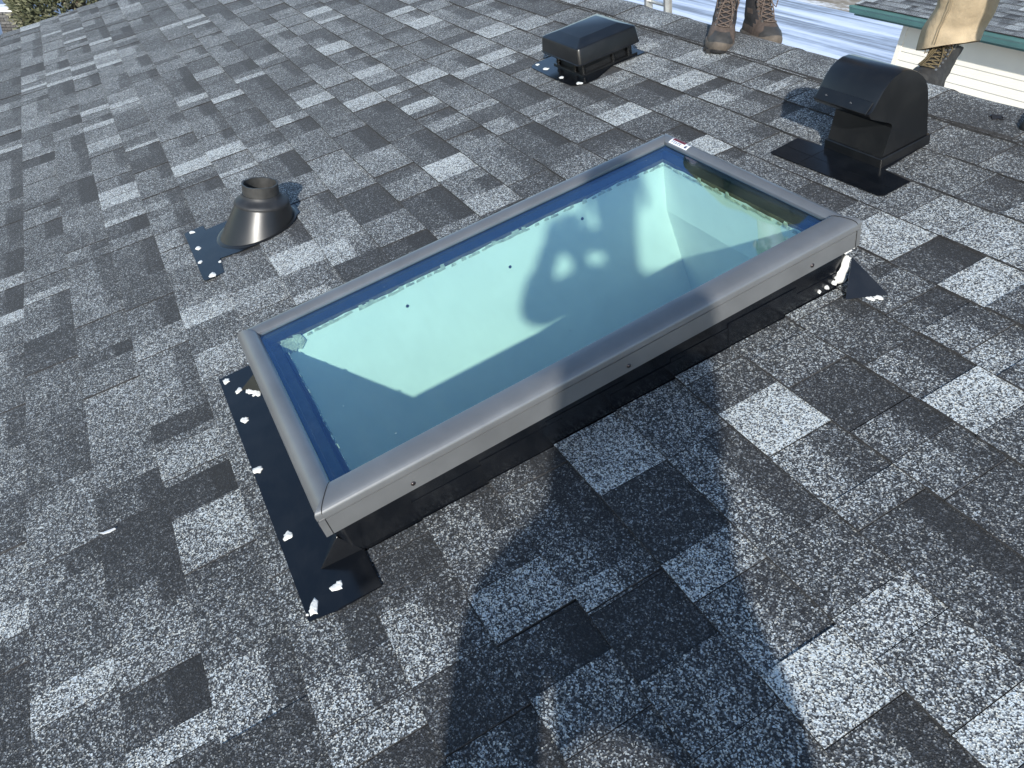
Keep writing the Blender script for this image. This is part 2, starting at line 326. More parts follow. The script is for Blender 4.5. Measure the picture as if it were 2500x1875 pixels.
def shingle_field(ks, u_lo, u_hi, forced=(), holes=(), vmax=VR+.02, seed=3, lightp=.0, add=.0):
    """courses of laminated shingles: every tab its own slab, raised or recessed, with the maker's dark band printed at the head of recessed tabs"""
    r = random.Random(seed); mb = MB(); mb.tone = []
    for k in ks:
        vb = V0+k*EXP
        frc = sorted([(a, b, t) for kk, a, b, t in forced if kk == k])
        cl = []
        for a, b, t in frc:
            if cl and a < cl[-1][1]: a = cl[-1][1]+.002
            if b-a > .02: cl.append((a, b, t))
        cells = []; u = u_lo(k)+r.uniform(-.008, .008); up = False
        hi = u_hi(k)
        def fill(a, b):
            nonlocal up
            x = a
            while x < b-1e-4:
                wd = r.choice((.07, .10, .13, .17, .2, .24, .28))*r.uniform(.85, 1.15)
                if b-x-wd < .055: wd = b-x
                q = r.random()
                if r.random() < lightp: t = r.uniform(.8, .95)
                elif q < .50: t = r.uniform(.45, .57)
                elif q < .74: t = r.uniform(.31, .43)
                elif q < .84: t = r.uniform(.18, .30)
                else: t = r.uniform(.58, .72)
                up = not up if r.random() < .8 else up
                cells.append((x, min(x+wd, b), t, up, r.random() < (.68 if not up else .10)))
                x += wd
        for a, b, t in cl:
            if a < u: continue
            fill(u, a); cells.append((a, b, t, t > .5, t < .86 and r.random() < .3)); u = b
        fill(u, hi)
        for a, b, t, upc, band in cells:
            parts = [(a, b, vb, vb+EXP+.03)]
            for (ha, hb, hv0, hv1) in holes:
                nx = []
                for (pa, pb, q0, q1) in parts:
                    if pb <= ha or pa >= hb or q1 <= hv0 or q0 >= hv1: nx.append((pa, pb, q0, q1)); continue
                    if pa < ha: nx.append((pa, ha, q0, q1))
                    if pb > hb: nx.append((hb, pb, q0, q1))
                    if q0 < hv0: nx.append((max(pa, ha), min(pb, hb), q0, hv0))
                    if q1 > hv1: nx.append((max(pa, ha), min(pb, hb), max(q0, hv1), q1))
                parts = nx
            t += add; lift = (.0020 if upc else 0.0)+r.uniform(-.0004, .0009)
            tA, tB = r.uniform(-.0009, .0009), r.uniform(-.0009, .0009)
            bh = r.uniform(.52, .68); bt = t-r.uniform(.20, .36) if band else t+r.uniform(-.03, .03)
            grad = r.uniform(-.07, .07)
            vcut = r.uniform(-.0012, .0012)
            for (pa, pb, q0, q1) in parts:
                if pb-pa < .004 or q0 >= vmax: continue
                pa2, pb2 = pa+.0007, pb-.0007
                rows = [0.0, .06, bh-.05, bh+.05, 1.0, 1.2]
                full = abs(q0-vb) < 1e-6 and abs(q1-(vb+EXP+.03)) < 1e-6
                if not full: rows = [(q0-vb)/EXP, (q1-vb)/EXP]
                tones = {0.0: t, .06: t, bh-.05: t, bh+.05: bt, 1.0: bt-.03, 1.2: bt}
                ns = max(1, int((pb2-pa2)/.12)); us = [pa2+(pb2-pa2)*i/ns for i in range(ns+1)]
                base = len(mb.v); nr = len(rows)
                for uu in us:
                    fx = (uu-a)/(b-a)
                    for y in rows:
                        vv = min(vb+y*EXP, vmax)+(wav(uu, k)+vcut if y < .5 else 0)
                        n = .0095+lift+tA*(1-fx)+tB*fx-.0050*y
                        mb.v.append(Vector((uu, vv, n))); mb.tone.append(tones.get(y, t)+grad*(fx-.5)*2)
                for i in range(ns):
                    for j in range(nr-1):
                        p0 = base+i*nr+j; mb.f.append((p0, p0+nr, p0+nr+1, p0+1)); mb.m.append(0)
                # cut edges: butt and both sides
                lo = len(mb.v)
                for uu in us:
                    mb.v.append(Vector((uu, min(rows[0]*EXP+vb, vmax)+wav(uu, k)+vcut+.0008, -.003))); mb.tone.append(.1)
                for i in range(ns): mb.f.append((lo+i, lo+i+1, base+(i+1)*nr, base+i*nr)); mb.m.append(1)
                for side in (0, ns):
                    s0 = len(mb.v)
                    for j in range(nr):
                        q = mb.v[base+side*nr+j]; mb.v.append(q.copy()); mb.tone.append(t*.4)
                        mb.v.append(Vector((q.x, q.y, -.004))); mb.tone.append(.1)
                    for j in range(nr-1):
                        f = (s0+2*j, s0+2*j+2, s0+2*j+3, s0+2*j+1)
                        mb.f.append(f if side == 0 else f[::-1]); mb.m.append(1)
    return mb

FW, FL = 0.6815, 1.27                   # skylight outside frame
jog = random.Random(5)
holes = [(.0, FW-.012+.004, .0, 1.262)]
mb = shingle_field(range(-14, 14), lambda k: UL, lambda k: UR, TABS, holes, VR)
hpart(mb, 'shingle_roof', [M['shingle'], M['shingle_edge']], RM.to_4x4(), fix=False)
# back slope: mirror frame about the ridge
ridgeW = RW(0, VR, 0)
BM = Matrix(((-1, 0, 0), (0, -CP, SP), (0, SP, CP)))     # u -> -x, v up its own slope
backM = Matrix.Translation(ridgeW-BM @ Vector((0, VR, 0))) @ BM.to_4x4()
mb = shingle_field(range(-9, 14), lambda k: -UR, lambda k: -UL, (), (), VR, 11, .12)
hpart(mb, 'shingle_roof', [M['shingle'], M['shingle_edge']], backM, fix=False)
# sheathing with the skylight opening
mb = MB()
for a, b, c, d in ((UL+.02, .03, -2.2, VR), (.65, UR-.02, -2.2, VR), (.03, .65, -2.2, .03), (.03, .65, 1.24, VR)): mb.box(a, b, c, d, -.025, -.005)
hpart(mb, 'roof_deck', M['felt'], RM.to_4x4())
mb = MB(); mb.box(-UR+.02, -UL-.02, -1.35, VR, -.025, -.005); hpart(mb, 'roof_deck', M['felt'], backM)

# ridge caps: folded pieces lapping along the ridge
capW = .153
mb = MB(); mb.tone = []
r = random.Random(21); x = UL-.02; ci = 0
jn = []
x0s = []
q = 0.53
while q > UL: q -= .31
while q < UR: x0s.append(q); q += .31
for xi in x0s:
    t = r.choice((.46, .5, .44, .54, .56, .48, .42)); ln = .31+.09
    hw = capW+r.uniform(-.004, .004)
    prof = []
    for s_ in (-1.0, -.7, -.42, -.22, -.1, 0, .1, .22, .42, .7, 1.0):
        d = abs(s_)*hw; rd = .035
        dz = -(math.sqrt(d*d+rd*rd)-rd)*SP/CP*1.0
        prof.append((s_*hw*CP, dz))
    ns = 12; base = len(mb.v); nP = len(prof)
    w1, w2 = r.uniform(0, 6), r.uniform(0, 6)
    for i in range(ns+1):
        fx = i/ns; xx = xi-fx*ln
        h = .0110-.0035*fx*ln/.31*1.0
        for j, (dy, dz) in enumerate(prof):
            e_ = abs(j-5)/5
            wob = .0012*math.sin(xx*9+w1)*e_ + .002*math.sin(xx*23+w2+j)*.35 + .0015*math.sin(xx*3.1)
            mb.v.append(Vector((xx, ridgeW.y+dy*(1+.012*math.sin(xx*11+w2)*e_), ridgeW.z+dz+h+wob+.003*(1-e_)))); mb.tone.append(t+.20*math.sin(xx*7+j*.6+w1)*.6+.12*math.sin(xx*17+w2))
    for i in range(ns):
        for j in range(nP-1):
            a = base+i*nP+j; mb.f.append((a, a+1, a+nP+1, a+nP)); mb.m.append(0)
    # exposed cut edges
    lo = len(mb.v)
    for j in range(nP): q = mb.v[base+j]; mb.v.append(Vector((q.x, q.y, q.z-.006))); mb.tone.append(.1)
    for j in range(nP-1): mb.f.append((base+j, lo+j, lo+j+1, base+j+1)); mb.m.append(1)
    for j in (0, nP-1):
        lo = len(mb.v)
        for i in range(ns+1): q = mb.v[base+i*nP+j]; mb.v.append(Vector((q.x, q.y, q.z-.007))); mb.tone.append(.1)
        for i in range(ns): mb.f.append((base+i*nP+j, base+(i+1)*nP+j, lo+i+1, lo+i)); mb.m.append(1)
hpart(mb, 'ridge_cap', [M['cap'], M['shingle_edge']], smooth=30, fix=False)

# walls, fascia, gables below the roof
EY0, EZ0 = RW(0, -2.05, 0).yz; EY1 = ridgeW.y+3.2; EZ1 = ridgeW.z-3.2*SP/CP
mb = MB(); yw0, yw1 = EY0+.4, EY1-.4; xw0, xw1 = UL+.35, UR-.3
zt = lambda y: ridgeW.z-abs(y-ridgeW.y)*SP/CP-.06
pts = [(yw0, GZ), (yw1, GZ), (yw1, zt(yw1)), (ridgeW.y, zt(ridgeW.y)), (yw0, zt(yw0))]
for xa in (xw0, xw1): mb.prism(pts, lambda y, z, xa=xa: (xa-.05, y, z), lambda y, z, xa=xa: (xa+.05, y, z))
mb.box(xw0+.05, xw1-.05, yw0, yw0+.1, GZ, zt(yw0)-.02); mb.box(xw0+.05, xw1-.05, yw1-.1, yw1, GZ, zt(yw1)-.02)
hpart(mb, 'wall', M['wall2'])
mb = MB()
mb.box(UL, UR, EY0-.0, EY0+.022, EZ0-.17, EZ0-.012); hpart(mb, 'fascia', M['trimw']); mb = MB(); mb.box(UL, UR, EY1-.022, EY1, EZ1-.17, EZ1-.03)
hpart(mb, 'fascia', M['trimw'])
# plastered shaft under the skylight; the upslope side flares below the curb
mb = MB(); a0, a1, b0, b1, th = .055, .625, .088, 1.214, .012
def ragged(n0, x): return n0+.0012*math.sin(x*31)+.0008*math.sin(x*77+1)+.002*mnoise.noise(Vector((x*40, n0*10, 0)))
def strip(fa, axis, lo, hi, depth):
    n = 60; top = []; bot = []
    for i in range(n+1):
        s_ = lo+(hi-lo)*i/n; top.append(fa(s_, ragged(.111, s_+axis*3))); bot.append(fa(s_, depth))
    base = len(mb.v); mb.v += [Vector(q) for q in top+bot]
    for i in range(n): mb.f.append((base+i, base+i+1, base+n+2+i, base+n+1+i)); mb.m.append(0)
DB = -.95
strip(lambda s_, n: (a0, s_, n), 0, b0-.006, b1, DB)         # far side
strip(lambda s_, n: (a1, s_, n), 1, b0-.006, b1, DB)         # near side
for xs in (a0, a1): mb.add([(xs, b1, -.04), (xs, b1+.20, DB), (xs, b1, DB)], [(0, 1, 2)])
strip(lambda s_, n: (s_, b0, n-.014), 2, a0, a1, DB)                # sill side
strip(lambda s_, n: (s_, b1, n), 3, a0, a1, -.04)              # head side, upper
mb.add([(a0, b1, -.04), (a1, b1, -.04), (a1, b1+.20, DB), (a0, b1+.20, DB)], [(0, 1, 2, 3)])
shaft = hpart(mb, 'light_shaft', M['drywall'], RM.to_4x4(), fix=False)
mb = MB()
for (x, y) in ((.058, .70), (.058, .405)):
    pass
mb = MB()   # torn paper and old caulk along the top of the plaster
r = random.Random(4)
def torn(P, lo, hi, nn, prob):
    n = int((hi-lo)/.010)
    for i in range(n):
        if r.random() > prob: continue
        s_ = lo+i*.010; h = r.uniform(.001, .004)+(r.uniform(.004, .010) if r.random() < .2 else 0); d = r.uniform(.0008, .003); e0 = ragged(nn, s_)
        q = [P(s_, 0, e0-.004), P(s_+.013, 0, e0-.004), P(s_+.012, d, e0+h*r.uniform(.6, 1)), P(s_+.002, d, e0+h)]
        q2 = [P(s_, d+.002, e0-.004), P(s_+.013, d+.002, e0-.004), P(s_+.012, d+.002, e0+h*.8), P(s_+.002, d+.002, e0+h*.9)]
        mb.hexa([q[0], q[1], q2[1], q2[0], q[3], q[2], q2[2], q2[3]])
torn(lambda s_, d, n: (a0+d, s_, n), b0, b1, .108, .75)
torn(lambda s_, d, n: (s_, b1-d, n), a0, a1, .108, .85)
torn(lambda s_, d, n: (s_, b0+d, n), a0, a1, .092, .85)
for cx, cv, cs in ((.0585, .098, .020), (.0585, .125, .014), (.060, .108, .012)):  # loose flake in the corner
    mb.prism([(cv-cs, .085), (cv-cs*.2, .075), (cv+cs*1.1, .092), (cv+cs*.7, .116), (cv-cs*.6, .122)], lambda y, z, c=cx: (c, y, z), lambda y, z, c=cx: (c+.003, y, z+.002))
o = mb.build('torn_plaster', M['plaster'], shaft)
for (sv, sn) in ((.703, .022), (.405, .052), (.94, .06)):
    mb = MB(); mb.prism([(sv+.0045*math.cos(t), sn+.0045*math.sin(t)) for t in (i*math.pi/4 for i in range(8))], lambda y, z: (a0-.002, y, z), lambda y, z: (a0+.0018, y, z))
    mb.build('screw_head', M['screw'], shaft)
mb = MB(); mb.box(-.9, 1.5, -1.2, 2.0, -2.9, -2.86); mb.box(-.9, -.86, -1.2, 2.0, -2.86, -.951); mb.box(1.46, 1.5, -1.2, 2.0, -2.86, -.951); mb.box(-.86, 1.46, -1.2, -1.16, -2.86, -.951); mb.box(-.86, 1.46, 1.96, 2.0, -2.86, -.951)
for a, b, c, d in ((-.86, a0, -1.16, 1.96), (a1, 1.46, -1.16, 1.96), (a0, a1, -1.16, b0), (a0, a1, b1+.2, 1.96)): mb.box(a, b, c, d, -.951, -.93)
hpart(mb, 'room', M['drywall'], RM.to_4x4())
# tar smears on the ridge caps
r = random.Random(9)
for (cu, cv, sz) in ((.43, 2.045, .022), (.535, 2.075, .02)):
    mb = MB(); n = 22; pts = [(cu+sz*r.uniform(.45, 1.15)*math.cos(2*math.pi*i/n), cv+sz*r.uniform(.3, .8)*math.sin(2*math.pi*i/n)) for i in range(n)]
    mb.prism(pts, lambda u, v: (u, v, .0115+(v-1.985)*.02), lambda u, v: (u, v, .0205+(v-1.985)*.04))
    hpart(mb, 'tar_smear', M['tar'], RM.to_4x4())

# ------------------------------------------------------------------ small helpers for roof things
def blob(mb, u, v, n, sz, seed, tail=None, h=.0030, mi=0):
    """irregular dab of sealant lying on a plate"""
    r = random.Random(seed); K = 14; rad = [sz*r.uniform(.62, 1.15) for _ in range(K)]
    if tail is not None:
        for i in range(K):
            a = 2*math.pi*i/K; d = math.cos(a-tail)
            if d > .75: rad[i] *= 1.0+2.2*(d-.6)
    rings = []
    for f, hh in ((1.05, -.001), (1.0, .3*h), (.82, .6*h), (.45, h*r.uniform(.4, .9)), (.2, h*r.uniform(.5, 1.2))):
        rings.append([(u+rad[i]*f*math.cos(2*math.pi*i/K), v+rad[i]*f*.8*math.sin(2*math.pi*i/K), n+hh+r.uniform(-.0004, .0006)) for i in range(K)])
    mb.loft(rings, False, True, True, mi)
def dabs(parent, off, lst):
    for i, (u, v, n, sz, tl) in enumerate(lst):
        mb = MB(); blob(mb, u, v, n, sz, 31*i+7, tl); mb.build('sealant_dab', M['sealant'], parent, off, smooth=50)
def plate(out, n0, n1):
    mb = MB(); mb.prism(out, lambda u, v: (u, v, n0+droop(u, v)), lambda u, v: (u, v, n1+droop(u, v))); return mb
def droop(u, v): return 0.0

# ------------------------------------------------------------------ skylight
B = (0.34, 0.63, 0.0)
sk = thing('skylight', 'long glass skylight in a grey metal frame, filling the middle of the roof', 'skylight', B, True)
H0 = .101
PN = [(0, H0), (0, .1425), (.0026, .1432), (.0036, .1450), (.0026, .1468), (0, .1474), (0, .1585), (.0015, .1622), (.005, .1652), (.012, .1676), (.022, .1690), (.034, .1697), (.046, .1690), (.0545, .1668), (.0585, .163), (.0590, .158), (.0590, .147)]
PB = [(0, H0), (0, .138), (.0015, .1475), (.0060, .1565), (.0120, .1625), (.0200, .1667), (.0285, .1680), (.0370, .1662), (.0440, .1618), (.0482, .1565), (.0494, .152), (.0494, .147)]
PS = [(0, H0), (0, .146), (.0012, .1535), (.004, .1582), (.009, .1612), (.017, .1622), (.028, .1608), (.037, .1585), (.0405, .1560), (.0405, .147)]
PT = [(0, H0), (0, .146), (.0012, .1535), (.004, .1590), (.009, .1622), (.016, .1630), (.025, .1612), (.0315, .1580), (.0330, .156), (.0330, .147)]
seamv = lambda d, d0=.013, w_=.0364: d0+w_*d/.059
def rail(name, prof, fpt, e0, e1, lo, hi, n=1, th=.0016):
    """sweep a profile (inset d, height) between two end functions giving the coordinate along the rail"""
    mb = MB(); rings = []
    full = prof+[(d-(th if i > 4 else -th), z-.0012) for i, (d, z) in reversed(list(enumerate(prof)))]
    for i in range(n+1):
        f = i/n; rings.append([fpt(d, (e0(d)*(1-f)+e1(d)*f), z) for d, z in full])
    mb.loft(rings, True, True, True)
    return mb
near = rail('n', PN, lambda d, s_, z: (FW-d, s_, z), lambda d: seamv(d)+.0009, lambda d: FL-.0125-.0215*d/.059, 0, 0)
near.build('side_cladding', M['frame'], sk, B, smooth=28)
far = rail('f', PS, lambda d, s_, z: (d, s_, z), lambda d: .013+.9*d, lambda d: FL-.75*d-.006, 0, 0)
far.build('side_cladding', M['frame'], sk, B, smooth=28)
bot = rail('b', PB, lambda d, s_, z: (s_, d, z), lambda d: max(0, d*.8-.0), lambda d: FW-d*1.0, 0, 0)
# wrap of the sill cladding round the near corner
wr = []
for i, (d, z) in enumerate(PN):
    wr.append([(FW-d+.0004, min(d*1.0, .0494), z+.0004), (FW-d+.0004, seamv(d), z+.0004)])
bot.add([q for p_ in wr for q in p_], [(2*i, 2*i+1, 2*i+3, 2*i+2) for i in range(len(wr)-1)])
bot.build('sill_cladding', M['frame'], sk, B, smooth=28)
top = rail('t', PT, lambda d, s_, z: (s_, FL-d, z), lambda d: max(0, d), lambda d: FW-d, 0, 0)
wr = []
for i, (d, z) in enumerate(PN):
    wr.append([(FW-d+.0004, FL-.0115-.0205*d/.059, z+.0006), (FW-d+.0004, FL-min(d*.55, .033), z+.0006)])
top.add([q for p_ in wr for q in p_], [(2*i, 2*i+1, 2*i+3, 2*i+2) for i in range(len(wr)-1)])
top.build('head_cladding', M['frame'], sk, B, smooth=28)
for vf in (lambda d: seamv(d)+.0005, lambda d: FL-.0120-.0210*d/.059):
    mb = MB(); mb.tube([(FW-d+.0003, vf(d), z+.0003) for d, z in PN[:15]], .0009, 6); mb.build('corner_seam', M['seam'], sk, B)
mb = MB(); mb.box(.030, .632, .038, 1.246, .1445, .1500); mb.build('glass_pane', M['glass'], sk, B)
mb = MB()
for a, b, c, d in ((.026, .050, .03, 1.25), (.612, .652, .03, 1.25), (.050, .612, .03, .058), (.050, .612, 1.218, 1.25)): mb.box(a, b, c, d, .118, .1435)
mb.build('gasket', M['gasket'], sk, B)
mb = MB()
for a, b, c, d in ((.026, .0535, .026, 1.244), (.628, .656, .026, 1.244)): mb.box(a, b, c, d, -.10, .1175)
mb.box(.0535, .628, 1.2165, 1.244, -.03, .1175)
mb.box(.0535, .628, .026, .078, -.10, .104)
mb.build('curb', M['lumber'], sk, B)
# black flashing up the curb and the sill apron
mb = MB(); r0 = .012
def ringrect(x0, x1, y0, y1, rad, z, k=5):
    pts = []
    for cx, cy, a0_ in ((x1-rad, y0+rad, -90), (x1-rad, y1-rad, 0), (x0+rad, y1-rad, 90), (x0+rad, y0+rad, 180)):
        for i in range(k+1):
            a = math.radians(a0_+90*i/k); pts.append((cx+rad*math.cos(a), cy+rad*math.sin(a), z))
    return pts
mb.loft([ringrect(r0, FW-r0, r0, FL-r0, .022, z) for z in (-.004, .05, .112)], False, False)
fl = mb.build('curb_flashing', M['flash'], sk, B, smooth=50)
# step flashings on the near side, one per course
for i, vv in enumerate((.16, .31, .462, .612, .765, .915, 1.06)):
    mb = MB(); hgt = .062+.01*((i*7) % 3)-.004*i*.5; x = FW-r0+.0006+.0009*(i % 2)
    mb.hexa([(x-.001, vv, .0), (x+.0011, vv, .0), (x+.0011, vv+.19, .0), (x-.001, vv+.19, .0), (x-.001, vv+.002, hgt), (x+.0009, vv+.002, hgt), (x+.0009, vv+.19, hgt-.004), (x-.001, vv+.19, hgt-.004)])
    mb.build('step_flashing', M['flash'], sk, B)
apron_out = [(-.0745, -.0955), (.757, -.0945), (.7685, -.040), (.7695, .0455), (.667, .046), (.667, .006), (.3, .014), (-.03, .014), (-.0745, -.02)]
mb = MB(); mb.prism(apron_out, lambda u, v: (u, v, .0122), lambda u, v: (u, v, .0138))
# second leaf of the near corner, lapped over the apron, with its standing triangular fold
mb.hexa([(.6645, -.0405, .0138), (.7665, -.0392, .0138), (.7690, .0440, .0138), (.667, .0440, .0138), (.6645, -.0405, .0150), (.7665, -.0392, .0150), (.7690, .0440, .0150), (.667, .0440, .0150)])
apron = mb.build('sill_apron', M['flash'], sk, B)
mb = MB()
A_, B_, C_, D_, E_ = (.6645, -.0425, .0145), (.672, .0445, .0145), (.664, .0135, .072), (.628, .0115, .050), (.640, -.0135, .0145)
mb.add([A_, B_, C_, D_, E_], [(0, 1, 2), (0, 2, 3), (0, 3, 4), (1, 4, 3), (1, 3, 2), (0, 4, 1)])
mb.build('corner_fold', M['flash'], sk, B, bevel=.0012)
dabs(apron, B, [(-.0530, -.0800, .0138, .0135, None), (.1330, -.0705, .0138, .011, -2.2), (.3210, -.0810, .0138, .011, -2.0), (.5430, -.0755, .0138, .0125, None), (.7200, -.0235, .015, .0115, -1.7), (.7400, -.0800, .0138, .0125, 2.6), (.7425, -.0925, .0138, .003, None), (.012, -.062, .0138, .010, 2.0), (.030, -.036, .0138, .015, .6), (.052, -.024, .0138, .013, .6)])
mb = MB(); mb.add([(.0120, -.0530, .0150), (.0640, -.0060, .0150), (.030, .0100, .062), (.0120, -.0530, .0135), (.0640, -.0060, .0135), (.031, .0115, .061)], [(0, 1, 2), (5, 4, 3), (0, 3, 4, 1), (1, 4, 5, 2), (2, 5, 3, 0)])
mb.build('corner_fold', M['flash'], sk, B)
# bent flap and sealant at the upslope near corner
mb = MB()
a, b, c = Vector((.7215, 1.1990, .0130)), Vector((.7705, 1.2730, .0125)), Vector((.676, 1.2585, .0735))
nn = (b-a).cross(c-a).normalized()*.0016
mb.add([a, b, c, a-nn, b-nn, c-nn], [(0, 1, 2), (5, 4, 3), (0, 3, 4, 1), (1, 4, 5, 2), (2, 5, 3, 0)])
flap = mb.build('corner_flap', M['flash'], sk, B)
mb = MB(); r = random.Random(2)
rings = []
for i in range(9):
    f = i/8; cx = .671+.006*f+r.uniform(-.002, .002); cv = 1.248-.02*f; cz = .078-.060*f; wd = .006+.014*f*(1-.2*f)
    rings.append([(cx+.004*math.cos(t)+r.uniform(-.001, .001), cv+wd*math.cos(t+1)+r.uniform(-.002, .002), cz+.006*math.sin(t)) for t in (2*math.pi*j/8 for j in range(8))])
mb.loft(rings)
mb.build('sealant_smear', M['sealant'], flap, B, smooth=50)
for q in ((.6735, 1.212, .026, .008), (.6735, 1.192, .024, .007), (.6735, 1.170, .023, .0055), (.6735, 1.222, .036, .008), (.756, 1.254, .010, .011), (.748, 1.240, .010, .009), (.6725, 1.262, .095, .006), (.6735, 1.250, .095, .006), (.6745, 1.238, .095, .006)):
    mb = MB(); blob(mb, *q, int(q[1]*1000), 2.9 if q[0] < .7 else 0, .005); mb.build('sealant_dab', M['sealant'], flap, B, smooth=50)
# screws, corner seam pins, warning sticker
for vv in (.179, .66, 1.135):
    mb = MB(); x = FW
    mb.loft([[(x+dx, vv+rr*math.cos(t), .1165+rr*math.sin(t)) for t in (2*math.pi*j/14 for j in range(14))] for dx, rr in ((-.002, .0048), (.0012, .0048), (.0026, .0036), (.0030, .0016))], True, True)
    mb.build('screw', M['screw'], sk, B, smooth=40)
mb = MB()
pz = lambda d: .1634 if d < .008 else .1634-.0022*(d-.008)/.025
def st(u, d, h=.0): 
    zz = [z for dd, z in PT if dd <= d]; 
    import bisect
    for (d0, z0), (d1, z1) in zip(PT, PT[1:]):
        if d0 <= d <= d1 and d1 > d0: return (u, FL-d, z0+(z1-z0)*(d-d0)/(d1-d0)+.0009+h)
    return (u, FL-d, .163+h)
def patch(mb, u0, u1, d0, d1, h, mi):
    n = 4; vs = []
    for j in range(n+1):
        d = d0+(d1-d0)*j/n; vs += [st(u0, d, h), st(u1, d, h)]
    mb.add(vs, [(2*j, 2*j+1, 2*j+3, 2*j+2) for j in range(n)], mi)
patch(mb, .052, .128, .011, .0312, 0, 0); patch(mb, .056, .108, .0112, .0195, .0004, 1)
for j in range(3):
    for i in range(5): patch(mb, .060+.008*i, .060+.008*i+.0062-.001*((i+j) % 3), .0212+.0028*j, .0228+.0028*j, .0005, 2)
for i in range(6): patch(mb, .061+.007*i, .0655+.007*i, .0138, .0172, .0007, 3)
patch(mb, .1125, .1255, .013, .0158, .0005, 2)
for i in range(4): patch(mb, .1135+.0022*i, .1150+.0022*i, .019+.0006*abs(i-1.5), .0245, .0005, 2)
patch(mb, .1135, .1215, .0240, .0285, .0005, 2)
mb.build('warning_sticker', [M['sticker_white'], M['sticker_red'], M['sticker_ink'], simple('sticker_dark_letters', (.07, .012, .018), .4)], sk, B)

# ------------------------------------------------------------------ plumbing vent pipe
axis0 = Vector((-.822, .212, .0))       # where the pipe leaves the roof
Bp = (-.822, .19, .0)
pv = thing('pipe_vent', 'round black pipe stub in a flared roof boot on a dark metal plate', 'roof vent', Bp, True)
UPR = RM.transposed() @ Vector((0, 0, 1))
def ringup(c, rad, n=40, tilt=UPR):
    a = Vector((1, 0, 0)); b = tilt.cross(a).normalized()
    return [c+(a*math.cos(t)+b*math.sin(t))*rad for t in (2*math.pi*i/n for i in range(n))]
def foot(cu, cv, ru, rv, n_, k=40):
    return [Vector((cu+ru*math.cos(t), cv+rv*math.sin(t), n_)) for t in (2*math.pi*i/k for i in range(k))]
def lerp_ring(A, Bq, f, bulge=0):
    return [a.lerp(b, f) for a, b in zip(A, Bq)]
out_ = [(-1.0, -.030), (-.992, -.036), (-.618, -.036), (-.610, -.029), (-.6095, .030), (-.711, .036), (-.700, .10), (-.700, .19), (-.735, .27), (-.79, .335), (-.86, .335), (-.925, .27), (-.958, .19), (-.958, .034), (-1.0, .031)]
mb = MB(); mb.prism(out_, lambda u, v: (u, v, .0120), lambda u, v: (u, v, .0136)); mb.hexa([(-.608, -.012, .0136), (-.609, .030, .0136), (-.700, .032, .0136), (-.700, -.004, .0136), (-.608, -.012, .0142), (-.609, .030, .0142), (-.700, .032, .0142), (-.700, -.004, .0142)])
pl = mb.build('flashing_plate', M['flash'], pv, Bp)
mb = MB()
cN = axis0+UPR*.084                      # shoulder of the boot
R0 = foot(-.823, .190, .118, .130, .0130); R1 = ringup(cN, .0865)
rings = [foot(-.823, .190, .130, .140, .0136), foot(-.823, .190, .1255, .1355, .0155)]+[lerp_ring(R0, R1, f) for f in (0.03, .35, .7, .94, .985)]+[ringup(cN+UPR*.002, .0855)]
mb.loft(rings, False, False); mb.build('boot', M['rubber_boot'], pv, Bp, smooth=35)
mb = MB(); rings = [ringup(cN+UPR*h, rr) for h, rr in ((.0, .0870), (.005, .0880), (.010, .0865), (.014, .0815), (.018, .075), (.022, .0680), (.026, .0635), (.031, .0615), (.034, .0605), (.034, .0575))]
mb.loft(rings, False, False); mb.build('boot_collar', simple('rubber_collar', (.020, .021, .023), .55, var=.4, vscale=30, rvar=.1), pv, Bp, smooth=35)
mb = MB(); cT = axis0+UPR*.152
r = random.Random(6); jag = [r.uniform(-.0012, .0012) for _ in range(40)]
topo = [q+UPR*j for q, j in zip(ringup(cT, .0578), jag)]; topi = [q+UPR*(j-.0005) for q, j in zip(ringup(cT, .0522), jag)]
mb.loft([ringup(axis0+UPR*.02, .0578), ringup(axis0+UPR*.135, .0578), topo, topi, ringup(axis0+UPR*.05, .0522), ringup(axis0-UPR*.25, .0522)], False, True)
mb.build('pipe', M['pipe'], pv, Bp, smooth=35)
dabs(pl, Bp, [(-.9860, -.0130, .0136, .011, .8), (-.8500, -.0140, .0136, .011, .3), (-.7430, -.0235, .0136, .010, None), (-.6290, -.0065, .0136, .0135, .2), (-.6890, .0320, .0136, .007, None)])

# ------------------------------------------------------------------ square vent with a hipped hood
Bb = (-.995, 1.65, 0)
bv = thing('box_vent', 'square black vent with a hipped flat-topped hood near the ridge', 'roof vent', Bb, True)
mb = MB(); mb.prism([(-1.18, 1.476), (-1.165, 1.464), (-1.0, 1.459), (-.86, 1.464), (-.842, 1.474), (-.822, 1.515), (-.822, 1.56), (-.874, 1.66), (-.868, 1.815), (-1.13, 1.815), (-1.19, 1.60), (-1.19, 1.50)], lambda u, v: (u, v, .0122), lambda u, v: (u, v, .0140))
pl = mb.build('flashing_plate', M['flash'], bv, Bb)
dabs(pl, Bb, [(-1.167, 1.4935, .0138, .012, None), (-1.098, 1.4895, .0138, .012, .5), (-.956, 1.4825, .0138, .012, None), (-.848, 1.4920, .0138, .012, .4)])
s0, s1, t0, t1 = -1.095, -.890, 1.540, 1.783
mb = MB(); mb.loft([ringrect(s0+.006, s1-.006, t0+.006, t1-.006, .01, z) for z in (.012, .05)], False, False)
mb.box(s0-.006, s1+.006, t0-.006, t1+.006, .012, .020)
mb.build('throat', M['plastic'], bv, Bb, smooth=40)
for px, py in ((s0+.022, t0+.002), (-.9476, t0+.002), (s1-.004, t0+.006), (s1-.002, t1-.03), (s1-.004, t1-.1), (s0+.004, t1-.06)):
    mb = MB(); mb.tube([(px, py, .014), (px, py, .060)], .0075, 12); mb.tube([(px, py, .030), (px, py, .034)], .011, 12)
    mb.build('post', M['plastic'], bv, Bb, smooth=40)
mb = MB()
